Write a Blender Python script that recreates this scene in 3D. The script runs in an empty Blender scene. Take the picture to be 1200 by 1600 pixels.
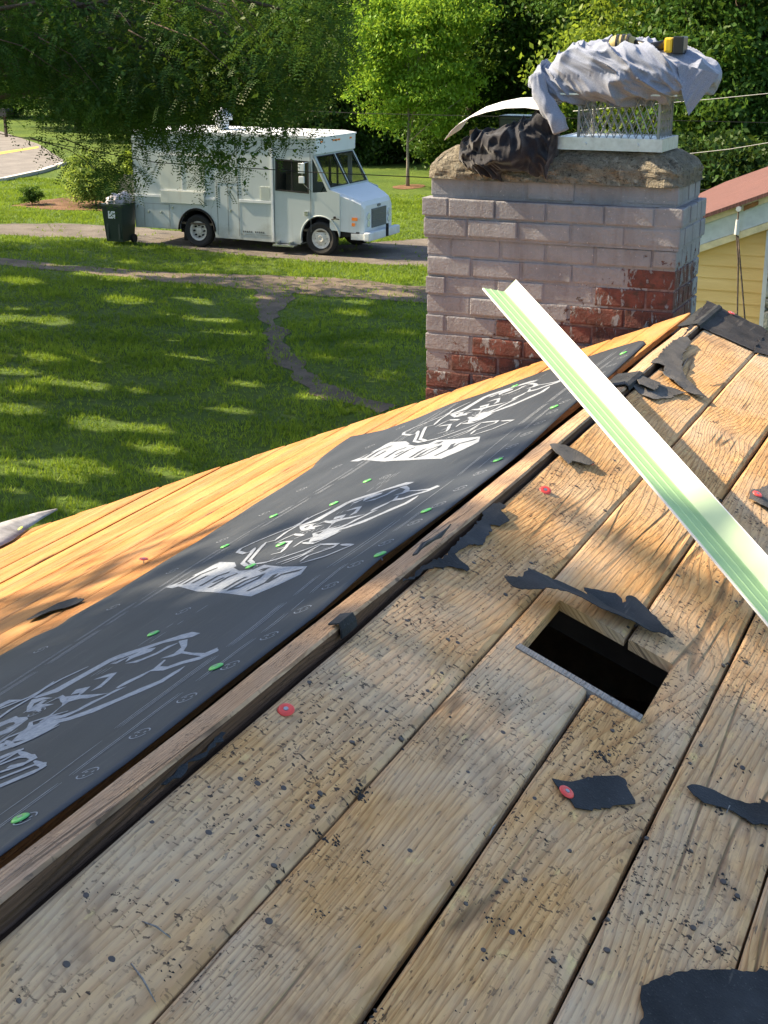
import bpy, bmesh, math, random
import numpy as np
from mathutils import Vector, noise as mn
random.seed(7); RNG = np.random.default_rng(11)
scene = bpy.context.scene; COL = scene.collection

# ------------------------------------------------------------------ camera
# x = down the near roof slope, y = along the ridge, z = up (ground = 0). Photo pixels are 1200x1600.
FPX = 2220.0; PITCH = math.atan(745/2220.0); HEAD = math.radians(23.7)
CAM = np.array([0.906, 0.0, 5.0])
_h = np.array([-math.sin(HEAD), math.cos(HEAD), 0]); _r = np.array([math.cos(HEAD), math.sin(HEAD), 0]); _u = np.array([0, 0, 1.0])
_F = _h*math.cos(PITCH)-_u*math.sin(PITCH); _U = _h*math.sin(PITCH)+_u*math.cos(PITCH)
cd = bpy.data.cameras.new('camera'); cam = bpy.data.objects.new('camera', cd); COL.objects.link(cam)
cam.location = CAM; cam.rotation_euler = (math.pi/2-PITCH, 0, HEAD)
cd.sensor_fit = 'VERTICAL'; cd.angle = 2*math.atan(800/FPX); cd.clip_start = 0.05; cd.clip_end = 2000
scene.camera = cam

# ------------------------------------------------------------------ light
SUN_EL = math.radians(39.5); SUN_AZ = math.radians(-4)     # from -X, a touch from the camera side
SUN = np.array([-math.cos(SUN_AZ)*math.cos(SUN_EL), math.sin(SUN_AZ)*math.cos(SUN_EL), math.sin(SUN_EL)])
w = bpy.data.worlds.new('World'); scene.world = w; w.use_nodes = True
nt = w.node_tree; sky = nt.nodes.new('ShaderNodeTexSky'); sky.sky_type = 'NISHITA'; sky.sun_disc = False
sky.sun_elevation = SUN_EL; sky.sun_rotation = math.atan2(SUN[0], SUN[1]); sky.air_density = 1.0; sky.dust_density = 1.5
bg = nt.nodes['Background']; bg.inputs['Strength'].default_value = 0.10
nt.links.new(sky.outputs[0], bg.inputs['Color'])
sd = bpy.data.lights.new('sun', 'SUN'); sun = bpy.data.objects.new('sun', sd); COL.objects.link(sun)
sd.energy = 4.3; sd.angle = math.radians(0.55); sd.color = (1.0, 0.82, 0.57)
sun.rotation_euler = Vector(SUN).to_track_quat('Z', 'Y').to_euler()
scene.view_settings.view_transform = 'Standard'; scene.view_settings.look = 'None'
scene.view_settings.exposure = 1.82; scene.view_settings.gamma = 1
try:
    scene.cycles.max_bounces = 6; scene.cycles.diffuse_bounces = 3; scene.cycles.transparent_max_bounces = 6
except Exception: pass

# ------------------------------------------------------------------ geometry helpers
T = math.tan(math.radians(22.5)); ZR = 4.09; FOFF = 0.025; RAKE = 4.99
def ray(x, y): return (x-600)*_r+(800-y)*_U+FPX*_F
def near(x, y, off=0.0):
    d = ray(x, y); s = (ZR+off-CAM[2]-CAM[0]*T)/(d[2]+d[0]*T); return CAM+s*d
def far(x, y, off=FOFF):
    d = ray(x, y); s = (ZR+off-CAM[2]+CAM[0]*T)/(d[2]-d[0]*T); return CAM+s*d
def gnd(x, y, z=0.0):
    d = ray(x, y); return CAM+d*(z-CAM[2])/d[2]
def aty(x, y, Y):
    d = ray(x, y); return CAM+d*(Y/d[1])
def atd(x, y, D): return CAM+ray(x, y)*(D/FPX)
def nz(x): return ZR-x*T
def fz(x): return ZR+FOFF+x*T

def link_mesh(name, verts, faces, mat=None, parent=None, smooth=False, mats=None, midx=None):
    me = bpy.data.meshes.new(name); me.from_pydata([tuple(v) for v in verts], [], faces)
    for m in (mats or ([mat] if mat else [])): me.materials.append(m)
    if midx is not None: me.polygons.foreach_set('material_index', midx)
    if smooth: me.polygons.foreach_set('use_smooth', [True]*len(me.polygons))
    me.update(); o = bpy.data.objects.new(name, me); COL.objects.link(o)
    if parent: o.parent = parent
    return o
def link_bm(name, bm, mat=None, parent=None, smooth=False, mats=None):
    me = bpy.data.meshes.new(name); bm.normal_update(); bm.to_mesh(me); bm.free()
    for m in (mats or ([mat] if mat else [])): me.materials.append(m)
    if smooth: me.polygons.foreach_set('use_smooth', [True]*len(me.polygons))
    o = bpy.data.objects.new(name, me); COL.objects.link(o)
    if parent: o.parent = parent
    return o
def thing(name, label, cat, loc=(0, 0, 0), group=None, rz=0):
    o = bpy.data.objects.new(name, None); COL.objects.link(o); o.location = loc; o.rotation_euler = (0, 0, rz)
    o.empty_display_size = .1
    return tag(o, label, cat, group)
def tag(o, label, cat, group=None, kind=None):
    if label: o['label'] = label
    if cat: o['category'] = cat
    if group: o['group'] = group
    if kind: o['kind'] = kind
    return o
def struct(o, label=None, kind='structure'):
    o['kind'] = kind
    if label: o['label'] = label
    return o
def box(bm, x0, x1, y0, y1, z0, z1, mi=0, bev=0):
    vs = [bm.verts.new((x, y, z)) for z in (z0, z1) for y in (y0, y1) for x in (x0, x1)]
    fs = [bm.faces.new([vs[i] for i in f]) for f in ((0, 2, 3, 1), (4, 5, 7, 6), (0, 1, 5, 4), (2, 6, 7, 3), (0, 4, 6, 2), (1, 3, 7, 5))]
    for f in fs: f.material_index = mi
    if bev:
        es = list({e for f in fs for e in f.edges})
        r = bmesh.ops.bevel(bm, geom=es, offset=bev, segments=2, affect='EDGES', profile=.6)
        for f in r['faces']: f.material_index = mi
    return vs
def prism(bm, pts, y0, y1, mi=0):
    """polygon in x,z extruded along y"""
    a = [bm.verts.new((p[0], y0, p[1])) for p in pts]; b = [bm.verts.new((p[0], y1, p[1])) for p in pts]
    fs = [bm.faces.new(a[::-1]), bm.faces.new(b)]
    n = len(pts)
    for i in range(n): fs.append(bm.faces.new((a[i], a[(i+1) % n], b[(i+1) % n], b[i])))
    for f in fs: f.material_index = mi
    return fs
def cyl(bm, p0, p1, r0, r1=None, n=12, mi=0, cap=True):
    r1 = r0 if r1 is None else r1
    p0 = Vector(p0); p1 = Vector(p1); d = (p1-p0).normalized()
    a = d.orthogonal().normalized(); b = d.cross(a)
    A = [bm.verts.new(p0+(a*math.cos(t)+b*math.sin(t))*r0) for t in [2*math.pi*i/n for i in range(n)]]
    B = [bm.verts.new(p1+(a*math.cos(t)+b*math.sin(t))*r1) for t in [2*math.pi*i/n for i in range(n)]]
    fs = [bm.faces.new((A[i], A[(i+1) % n], B[(i+1) % n], B[i])) for i in range(n)]
    if cap: fs += [bm.faces.new(A[::-1]), bm.faces.new(B)]
    for f in fs: f.material_index = mi
    return fs
def tube(bm, pts, radii, n=8, mi=0):
    pts = [Vector(p) for p in pts]; rings = []
    if not hasattr(radii, '__len__'): radii = [radii]*len(pts)
    for i, p in enumerate(pts):
        d = (pts[min(i+1, len(pts)-1)]-pts[max(i-1, 0)]).normalized()
        if i == 0: a = d.orthogonal().normalized()
        else: a = (a-d*a.dot(d)).normalized()
        b = d.cross(a)
        rings.append([bm.verts.new(p+(a*math.cos(2*math.pi*k/n)+b*math.sin(2*math.pi*k/n))*radii[i]) for k in range(n)])
    for i in range(len(rings)-1):
        for k in range(n):
            f = bm.faces.new((rings[i][k], rings[i][(k+1) % n], rings[i+1][(k+1) % n], rings[i+1][k])); f.material_index = mi; f.smooth = True
    for rr in (rings[0][::-1], rings[-1]):
        f = bm.faces.new(rr); f.material_index = mi

# ------------------------------------------------------------------ materials
class N:
    def __init__(s, name):
        s.m = bpy.data.materials.new(name); s.m.use_nodes = True; s.t = s.m.node_tree
        s.b = s.t.nodes['Principled BSDF']; s.out = s.t.nodes['Material Output']
    def put(s, sock, v):
        if hasattr(v, 'is_output') or isinstance(v, bpy.types.NodeSocket): s.t.links.new(v, sock)
        elif v is not None:
            if isinstance(v, (tuple, list)) and len(v) == 3 and sock.type == 'RGBA': v = (*v, 1)
            sock.default_value = v
    def node(s, t, ins=None, out=0, **kw):
        n = s.t.nodes.new(t)
        for k, v in kw.items(): setattr(n, k, v)
        for k, v in (ins or {}).items(): s.put(n.inputs[k], v)
        return n.outputs[out]
    def obj(s): return s.node('ShaderNodeTexCoord', out=3)
    def rnd(s): return s.node('ShaderNodeObjectInfo', out='Random')
    def math(s, op, a, b=None, c=None, clamp=False):
        n = s.t.nodes.new('ShaderNodeMath'); n.operation = op; n.use_clamp = clamp
        for i, v in enumerate((a, b, c)):
            if v is not None: s.put(n.inputs[i], v)
        return n.outputs[0]
    def sep(s, v): 
        n = s.t.nodes.new('ShaderNodeSeparateXYZ'); s.put(n.inputs[0], v); return n.outputs
    def comb(s, x=0, y=0, z=0): return s.node('ShaderNodeCombineXYZ', {0: x, 1: y, 2: z})
    def mapv(s, v, sc=(1, 1, 1), loc=(0, 0, 0), rot=(0, 0, 0)): return s.node('ShaderNodeMapping', {'Vector': v, 'Scale': sc, 'Location': loc, 'Rotation': rot})
    def noise(s, v, scale=5, detail=3, rough=.55, dist=0, col=False): return s.node('ShaderNodeTexNoise', {'Vector': v, 'Scale': scale, 'Detail': detail, 'Roughness': rough, 'Distortion': dist}, out=1 if col else 0)
    def vor(s, v, scale=5, out=0, rand=1.0, feature='F1'): return s.node('ShaderNodeTexVoronoi', {'Vector': v, 'Scale': scale, 'Randomness': rand}, out=out, feature=feature)
    def ramp(s, f, stops, interp='LINEAR'):
        n = s.t.nodes.new('ShaderNodeValToRGB'); r = n.color_ramp; r.interpolation = interp
        while len(r.elements) < len(stops): r.elements.new(.5)
        for e, (p, c) in zip(r.elements, stops):
            e.position = p; e.color = (*c, 1) if hasattr(c, '__len__') else (c, c, c, 1)
        s.put(n.inputs[0], f); return n.outputs[0]
    def mix(s, f, a, b, mode='MIX'):
        n = s.t.nodes.new('ShaderNodeMix'); n.data_type = 'RGBA'; n.blend_type = mode
        s.put(n.inputs[0], f); s.put(n.inputs[6], a); s.put(n.inputs[7], b); return n.outputs[2]
    def bump(s, h, strength=.3, dist=.01, normal=None):
        n = s.t.nodes.new('ShaderNodeBump'); s.put(n.inputs['Strength'], strength); n.inputs['Distance'].default_value = dist
        s.put(n.inputs['Height'], h)
        if normal is not None: s.put(n.inputs['Normal'], normal)
        s.t.links.new(n.outputs[0], s.b.inputs['Normal']); return n.outputs[0]
    def fin(s, col=None, rough=.7, metal=0, spec=.3):
        if col is not None: s.put(s.b.inputs['Base Color'], col)
        s.put(s.b.inputs['Roughness'], rough); s.put(s.b.inputs['Metallic'], metal)
        s.b.inputs['Specular IOR Level'].default_value = spec
        return s.m

def simple(name, col, rough=.6, metal=0, spec=.4, var=.15, scale=20, bump=.15, bd=.002):
    n = N(name); v = n.obj(); k = n.noise(v, scale, 5)
    c = n.mix(n.ramp(k, [(.3, 0), (.7, 1)]), tuple(x*(1-var) for x in col), tuple(min(1, x*(1+var)) for x in col))
    if bump: n.bump(k, bump, bd)
    return n.fin(c, rough, metal, spec)

def wood(name, light, dark, gray, tar=1.0, graymix=.4, orange=None):
    n = N(name); p = n.sep(n.obj()); r = n.rnd()
    x = n.math('ADD', n.math('ADD', p[0], n.math('MULTIPLY', p[2], .8)), n.math('MULTIPLY', r, 17.3)); y = n.math('ADD', p[1], n.math('MULTIPLY', r, 41.7))
    v = n.comb(x, y, n.math('MULTIPLY', r, 9.0))
    low = n.noise(n.mapv(v, (4.5, .42, 1)), 1.0, 2, .5, .25)
    kd = n.vor(n.mapv(v, (5.0, 1.9, 1)), 1.0)                       # knots
    knotring = n.math('MULTIPLY', n.math('POWER', n.math('SUBTRACT', 1.0, n.math('MINIMUM', n.math('MULTIPLY', kd, 2.4), 1.0)), 2.0), 5.0)
    lin = n.math('MULTIPLY', x, n.math('ADD', 70.0, n.math('MULTIPLY', r, 90.0)))
    ph = n.math('ADD', n.math('ADD', lin, n.math('MULTIPLY', low, 36.0)), knotring)
    ring = n.math('FRACT', ph)
    late = n.ramp(ring, [(0, 0.0), (.55, .15), (.86, 1.0), (.95, .9), (1.0, 0.0)])
    fib = n.noise(n.mapv(v, (420, 14, 1)), 1.0, 3, .6)
    fib2 = n.noise(n.mapv(v, (90, 3.2, 1)), 1.0, 3, .6)
    c = n.mix(n.ramp(fib2, [(.3, 0), (.72, 1)]), light, tuple(a*.68 for a in light))
    c = n.mix(n.math('MULTIPLY', late, .66), c, dark)
    c = n.mix(n.math('MULTIPLY', n.ramp(fib, [(.44, 0), (.66, 1)]), .6), c, tuple(a*.55 for a in dark))
    dash = n.ramp(n.noise(n.mapv(v, (260, 38, 1), (2, 5, 0)), 1.0, 2, .6, .3), [(.64, 0), (.68, 1)])
    c = n.mix(n.math('MULTIPLY', dash, .75), c, (.06, .035, .02))
    if orange: c = n.mix(n.ramp(n.noise(n.mapv(v, (3, 1.2, 1)), 1.0, 3), [(.45, 0), (.62, .7)]), c, n.mix(.55, c, orange))
    gm = n.ramp(n.noise(n.mapv(v, (7, 2.2, 1)), 1.0, 5, .62), [(.38, 0), (.68, graymix)])
    c = n.mix(gm, c, n.mix(n.math('MULTIPLY', late, .5), gray, tuple(a*.6 for a in gray)))
    # brown water stain blotches
    c = n.mix(n.ramp(n.noise(n.mapv(v, (11, 5, 1)), 1.0, 4, .7, .6), [(.58, 0), (.72, .45)]), c, (.13, .075, .05))
    # pale scuffs
    c = n.mix(n.ramp(n.noise(n.mapv(v, (36, 9, 1), (3, 1, 0)), 1.0, 5, .7), [(.62, 0), (.74, .55)]), c, tuple(min(.8, a*1.55) for a in light))
    kc = n.ramp(n.math('ADD', kd, n.math('MULTIPLY', n.noise(v, 60, 3), .03)), [(.015, 1), (.05, .9), (.075, .35), (.15, 0)])
    c = n.mix(n.math('MULTIPLY', kc, .85), c, (.105, .050, .036))
    # wandering cracks along the grain
    crk = n.math('ABSOLUTE', n.math('SUBTRACT', n.noise(n.mapv(v, (13, .5, 1), (5, 2, 0)), 1.0, 2, .5), .5))
    crkm = n.math('MULTIPLY', n.ramp(crk, [(.0, 1), (.006, .9), (.012, 0)]), n.ramp(n.noise(n.mapv(v, (4, 2, 1)), 1.0, 2), [(.5, 0), (.56, 1)]))
    c = n.mix(n.math('MULTIPLY', crkm, .6), c, (.035, .022, .015))
    # black tar: short dashes in drifts, and a finer dust of it
    drift = n.ramp(n.noise(n.mapv(v, (4.2, 3.4, 1), (7, 3, 0)), 1.0, 5, .7), [(.47, 0), (.58, 1)])
    sp = n.ramp(n.noise(n.mapv(v, (200, 130, 1)), 1.0, 2, .5, .15), [(.62, 0), (.645, 1)])
    sp2 = n.ramp(n.noise(n.mapv(v, (120, 95, 1), (1, 8, 0)), 1.0, 4, .65, .8), [(.63, 0), (.655, 1)])
    bl = n.ramp(n.noise(n.mapv(v, (34, 24, 1), (9, 1, 0)), 1.0, 5, .7, 1.2), [(.70, 0), (.715, 1)])
    tm = n.math('MAXIMUM', n.math('MULTIPLY', n.math('MAXIMUM', sp, sp2), drift), bl)
    c = n.mix(n.math('MULTIPLY', tm, .93*tar, clamp=True), c, (.022, .020, .022))
    hgt = n.math('ADD', n.math('MULTIPLY', late, .6), n.math('MULTIPLY', fib, .9))
    hgt = n.math('SUBTRACT', hgt, n.math('MULTIPLY', dash, .8))
    hgt = n.math('SUBTRACT', hgt, n.math('MULTIPLY', crkm, 2.0))
    hgt = n.math('ADD', hgt, n.math('MULTIPLY', tm, .8))
    n.bump(hgt, .75, .0016)
    return n.fin(c, .82, 0, .18)

M = {}
M['deck'] = wood('roof_board_wood', (.68, .40, .165), (.34, .155, .052), (.56, .45, .32), tar=.95, graymix=.7, orange=(.62, .33, .12))
M['deck_far'] = wood('far_board_wood', (.45, .200, .055), (.25, .09, .022), (.36, .26, .16), tar=.35, graymix=.35, orange=(.66, .33, .10))
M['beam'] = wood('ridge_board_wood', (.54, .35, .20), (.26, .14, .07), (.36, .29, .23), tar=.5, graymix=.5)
M['beam_side'] = wood('dark_side_wood', (.16, .09, .055), (.08, .045, .03), (.10, .07, .055), tar=.3, graymix=.4)  # darker brown for the near side face of the ridge board
M['oldgray'] = wood('grey_board_wood', (.30, .28, .25), (.17, .16, .15), (.27, .27, .27), tar=.5, graymix=.8)
M['offcut'] = wood('offcut_wood', (.60, .42, .25), (.42, .25, .13), (.4, .35, .3), tar=0, graymix=.1)
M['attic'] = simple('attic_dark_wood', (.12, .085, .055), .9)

def felt_mat(name, col, gran=.5):
    n = N(name); v = n.obj(); a = n.noise(v, 9, 4); b = n.noise(v, 260, 3)
    c = n.mix(n.ramp(a, [(.35, 0), (.7, 1)]), col, tuple(x*1.9+.01 for x in col))
    c = n.mix(n.ramp(b, [(.62, 0), (.72, gran)]), c, (.10, .10, .10))
    c = n.mix(n.ramp(n.noise(n.mapv(v, (40, 3, 10)), 1, 4), [(.66, 0), (.7, .35)]), c, (.16, .14, .12))
    n.bump(n.math('ADD', b, n.math('MULTIPLY', a, 2)), .8, .003); return n.fin(c, .85, 0, .2)
M['felt'] = felt_mat('black_roofing_felt', (.016, .018, .021))
M['felt_shade'] = felt_mat('shadow_darkened_felt', (.022, .020, .020), .9)  # peak felt, its colour darkened to stand in for the chimney's shadow
M['felt_gray'] = felt_mat('grey_weathered_felt', (.060, .056, .052), .9)

M['felt_pale'] = felt_mat('pale_grey_underlayment', (.17, .17, .175), .6)
n = N('underlayment'); v = n.obj()
wv = n.noise(n.mapv(v, (400, 400, 1)), 1, 2); a = n.noise(n.mapv(v, (6, 1.5, 1)), 1, 5, .6); dst = n.noise(n.mapv(v, (90, 8, 1), rot=(0, 0, .3)), 1, 4, .7)
c = n.mix(n.ramp(a, [(.3, 0), (.72, 1)]), (.010, .015, .023), (.028, .035, .046))
c = n.mix(n.ramp(dst, [(.55, 0), (.8, .28)]), c, (.12, .115, .105))
n.bump(n.math('ADD', wv, n.math('MULTIPLY', a, 3)), .25, .001); M['membrane'] = n.fin(c, .62, 0, .35)
n = N('white_ink'); v = n.obj(); a = n.noise(v, 120, 4)
M['ink'] = n.fin(n.mix(n.ramp(a, [(.35, 0), (.7, 1)]), (.18, .205, .245), (.30, .325, .36)), .6)
M['green_cap'] = simple('green_plastic', (.12, .48, .11), .35, bump=0)
M['yellow_cap'] = simple('lime_plastic', (.5, .72, .05), .35, bump=0)
M['red_cap'] = simple('red_plastic', (.72, .07, .055), .35, bump=0)
M['nail'] = simple('rusty_nail_steel', (.10, .085, .075), .55, .6)
M['nailgal'] = simple('galvanised_nail_head', (.33, .35, .37), .4, .8)
M['tar'] = simple('black_tar', (.018, .017, .018), .6, var=.4, scale=200)

# painted brick, peeling
def brick_mats():
    out = []
    for bare in (0, 1):
        n = N('bare_red_brick' if bare else 'painted_brick'); v = n.obj(); p = n.sep(v)
        a = n.noise(v, 7, 5, .6); b = n.noise(v, 95, 4, .7); dr = n.noise(n.mapv(v, (22, 22, 3.2)), 1, 4, .6)
        pc = n.mix(n.ramp(a, [(.3, 0), (.7, 1)]), (.176, .174, .190), (.262, .256, .270))
        pc = n.mix(n.ramp(dr, [(.52, 0), (.72, .5)]), pc, (.15, .125, .13))
        pc = n.mix(n.ramp(n.noise(v, 85, 4, .7), [(.66, 0), (.69, .8)]), pc, (.50, .47, .46))
        rc = n.mix(n.ramp(n.noise(v, 14, 5, .65), [(.3, 0), (.7, 1)]), (.050, .020, .017), (.155, .048, .037))
        rc = n.mix(n.ramp(n.noise(v, 30, 5, .7), [(.54, 0), (.66, .8)]), rc, (.040, .026, .022))
        zb = n.math('ADD', 3.98, n.math('MULTIPLY', p[0], .45)); d = n.math('MULTIPLY', n.math('SUBTRACT', p[2], zb), 1.0 if not bare else -1.0)
        dd = n.math('MULTIPLY', n.math('MINIMUM', n.math('MAXIMUM', d, 0.0), .30), 1.0 if not bare else .45)
        pe = n.ramp(n.math('SUBTRACT', n.noise(v, 26, 6, .72, .4), dd), [(.545, 0), (.56, 1)]) if not bare else n.ramp(n.math('SUBTRACT', n.noise(n.mapv(v, (24, 24, 11)), 1, 6, .72, .4), dd), [(.54, 0), (.56, 1)])
        c = n.mix(pe, pc, rc) if not bare else n.mix(pe, rc, pc)
        n.bump(n.math('ADD', n.math('ADD', b, n.math('MULTIPLY', a, 2)), n.math('MULTIPLY', pe, -.8 if not bare else .8)), .8, .007)
        out.append(n.fin(c, .68, 0, .3))
    return out
M['brick_paint'], M['brick_red'] = brick_mats()
n = N('mortar'); v = n.obj(); a = n.noise(v, 30, 5, .7); z = n.sep(v)[2]
low = n.ramp(z, [(.0, 1), (1, 1)])
c = n.mix(n.ramp(a, [(.35, 0), (.65, 1)]), (.09, .05, .045), (.19, .14, .14))
n.bump(a, .8, .01); M['mortar'] = n.fin(c, .9)
n = N('mortar_crown_stone'); v = n.obj(); a = n.noise(v, 9, 6, .7); b = n.noise(v, 60, 5, .75); k = n.vor(n.mapv(v, (1, 1, 2.5)), 22, feature='DISTANCE_TO_EDGE')
c = n.mix(n.ramp(a, [(.3, 0), (.7, 1)]), (.24, .21, .165), (.46, .415, .33))
c = n.mix(n.ramp(b, [(.52, 0), (.68, .9)]), c, (.06, .05, .04))
c = n.mix(n.ramp(n.noise(v, 24, 4), [(.62, 0), (.7, .5)]), c, (.25, .25, .22))
n.bump(n.math('ADD', n.math('MULTIPLY', b, 1.0), n.math('ADD', n.math('MULTIPLY', a, 2.0), n.ramp(n.noise(v, 28, 5, .8), [(.4, 0), (.6, 1.2)]))), 1.0, .02); M['crown'] = n.fin(c, .95, 0, .1)

def leaf_mat(name, c1, c2, trans=.35):
    n = N(name); v = n.obj()
    a = n.noise(v, .8, 3); b = n.noise(v, 14, 2)
    col = n.mix(n.ramp(n.math('ADD', n.math('MULTIPLY', a, .55), n.math('MULTIPLY', b, .45)), [(.36, 0), (.64, 1)]), c1, c2)
    d = n.node('ShaderNodeBsdfDiffuse', {'Color': col}); t = n.node('ShaderNodeBsdfTranslucent', {'Color': n.mix(.5 if c2[0] > .09 else .15, col, (.30, .38, .03))})
    g = n.node('ShaderNodeBsdfGlossy', {'Color': (.5, .5, .45, 1), 'Roughness': .45})
    m1 = n.node('ShaderNodeMixShader', {0: trans, 1: d, 2: t}); m2 = n.node('ShaderNodeMixShader', {0: .02, 1: m1, 2: g})
    n.t.links.new(m2, n.out.inputs[0]); return n.m
M['leaf_dark'] = leaf_mat('locust_leaves', (.009, .032, .007), (.048, .115, .018), .3)
M['leaf_bright'] = leaf_mat('bright_leaves', (.10, .22, .022), (.26, .44, .045), .45)
M['leaf_mid'] = leaf_mat('mid_leaves', (.024, .066, .012), (.070, .150, .022))
M['leaf_wood'] = leaf_mat('woodland_leaves', (.010, .030, .008), (.040, .085, .016), .25)
M['leaf_yellow'] = leaf_mat('yellow_green_leaves', (.09, .15, .018), (.19, .27, .04), .45)
M['leaf_pale'] = leaf_mat('pale_shrub_leaves', (.16, .24, .05), (.33, .42, .12), .4)
M['bark'] = simple('tree_bark', (.075, .055, .04), .95, scale=30, bump=.8, bd=.02, var=.4)
M['bark_pale'] = simple('pale_bark', (.22, .19, .15), .9, scale=30, bump=.5, bd=.01, var=.3)

n = N('lawn_ground'); v = n.obj(); a = n.noise(v, .35, 4, .6); b = n.noise(v, 9, 5, .7); e = n.noise(v, 55, 3, .7)
c = n.mix(n.ramp(a, [(.35, 0), (.65, 1)]), (.060, .120, .016), (.13, .20, .026))
c = n.mix(n.ramp(b, [(.3, .8), (.6, 0)]), c, (.035, .055, .014))
c = n.mix(n.ramp(e, [(.45, 0), (.75, .6)]), c, (.15, .20, .04))
n.bump(n.math('ADD', b, e), .9, .05); M['lawn'] = n.fin(c, .9, 0, .15)
M['grass'] = leaf_mat('grass_blades', (.045, .115, .013), (.27, .385, .038), .35)
def dirt(name, c1, c2, peb):
    n = N(name); v = n.obj(); a = n.noise(v, 1.2, 5, .65); b = n.noise(v, 25, 5, .75)
    c = n.mix(n.ramp(a, [(.35, 0), (.65, 1)]), c1, c2); c = n.mix(n.ramp(b, [(.55, 0), (.7, .8)]), c, peb)
    n.bump(b, .9, .03); return n.fin(c, .95, 0, .15)
M['dirt'] = dirt('worn_dirt', (.10, .080, .060), (.18, .145, .11), (.28, .24, .19))
M['drive'] = dirt('gravel_drive', (.10, .088, .076), (.165, .145, .125), (.28, .25, .21))
M['asphalt'] = dirt('asphalt_road', (.16, .15, .14), (.22, .205, .19), (.28, .27, .25))
M['mulch'] = dirt('garden_mulch', (.10, .055, .03), (.20, .12, .07), (.06, .035, .02))
M['concrete'] = simple('pale_concrete', (.5, .48, .44), .85)
M['roadline'] = simple('yellow_road_paint', (.65, .42, .06), .7)

# ================================================================== SETTING
def sheet(name, pts, z, mat, rag=0.0, step=.4, label=None, nscale=1.3):
    """ground sheet from a world outline, with a ragged edge"""
    out = []
    n = len(pts)
    for i in range(n):
        a = np.array(pts[i][:2]); b = np.array(pts[(i+1) % n][:2]); L = np.linalg.norm(b-a); k = max(1, int(L/step))
        nn = np.array([-(b-a)[1], (b-a)[0]])/max(L, 1e-6)
        for j in range(k):
            p = a+(b-a)*j/k
            d = rag*(mn.noise(Vector((p[0]*nscale, p[1]*nscale, z*50)))+.5*mn.noise(Vector((p[0]*nscale*3.7, p[1]*nscale*3.7, 3))))*2
            out.append((p[0]+nn[0]*d, p[1]+nn[1]*d, z))
    bm = bmesh.new(); vs = [bm.verts.new(p) for p in out]
    from mathutils.geometry import tessellate_polygon
    for t in tessellate_polygon([[Vector(p) for p in out]]):
        try: bm.faces.new([vs[i] for i in t])
        except ValueError: pass
    for f in bm.faces:
        if f.normal.z == 0: f.normal_update()
        if f.normal.z < 0: f.normal_flip()
    return struct(link_bm(name, bm, mat), label)
bm = bmesh.new(); s_ = 900
vv = [bm.verts.new(p) for p in ((-s_, -300, 0), (s_, -300, 0), (s_, s_, 0), (-s_, s_, 0))]; bm.faces.new(vv)
struct(link_bm('lawn', bm, M['lawn']), 'green lawn running back from the house to the woods')

def gp(*pts): return [gnd(x, y)[:2] for x, y in pts]
DRIVE_L = gp((-200, 352), (0, 350), (100, 348), (215, 355), (330, 368), (520, 384), (680, 372), (760, 362), (760, 440), (680, 417), (560, 412), (420, 402), (300, 390), (180, 374), (0, 367), (-200, 367))
TRACK = gp((-120, 398), (0, 402), (100, 414), (230, 424), (330, 428), (420, 430), (520, 436), (610, 444), (720, 452), (760, 470), (680, 473), (600, 470), (500, 462), (455, 458), (448, 475), (440, 500), (452, 540), (475, 575), (500, 600), (560, 622), (620, 634), (600, 645), (520, 625), (470, 602), (438, 575), (420, 545), (408, 505), (404, 470), (396, 452), (330, 446), (230, 438), (120, 426), (0, 415), (-120, 412))
sheet('driveway', DRIVE_L, .006, M['drive'], .16, .35, 'dark gravel driveway under the white van')
sheet('dirt_track', TRACK, .010, M['dirt'], .12, .25, 'worn dirt track forking across the lawn')
ROAD = gp((-700, 330), (-300, 308), (0, 283), (60, 270), (96, 258), (99, 250), (60, 225), (0, 205), (-500, 215))
sheet('road', ROAD, .008, M['asphalt'], .0, 2, 'grey asphalt road beyond the lawn')
o = sheet('road_line', gp((-400, 262), (0, 238), (60, 229), (60, 231.5), (0, 241.5), (-400, 267)), .014, M['roadline'], 0, 2, 'yellow centre line on the road')
# kerb: a real step along the near side of the road
ka = gp((-700, 330), (-300, 308), (0, 283), (60, 270), (96, 258)); bm = bmesh.new()
for i in range(len(ka)-1):
    a, b = ka[i], ka[i+1]; d = (b-a)/np.linalg.norm(b-a); nn = np.array([d[1], -d[0]])*.22
    q = [a, b, b+nn, a+nn]; lo = [bm.verts.new((p[0], p[1], -.02)) for p in q]; hi = [bm.verts.new((p[0], p[1], .12)) for p in q]
    bm.faces.new(hi)
    for k in range(4): bm.faces.new((lo[k], lo[(k+1) % 4], hi[(k+1) % 4], hi[k]))
struct(link_bm('kerb', bm, M['concrete']), 'pale concrete kerb along the road')
BED = gp((20, 322), (60, 314), (130, 306), (215, 308), (240, 322), (170, 330), (70, 328))
sheet('garden_bed', BED, .012, M['mulch'], .1, .3, 'brown mulch bed at the lawn edge')

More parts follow.
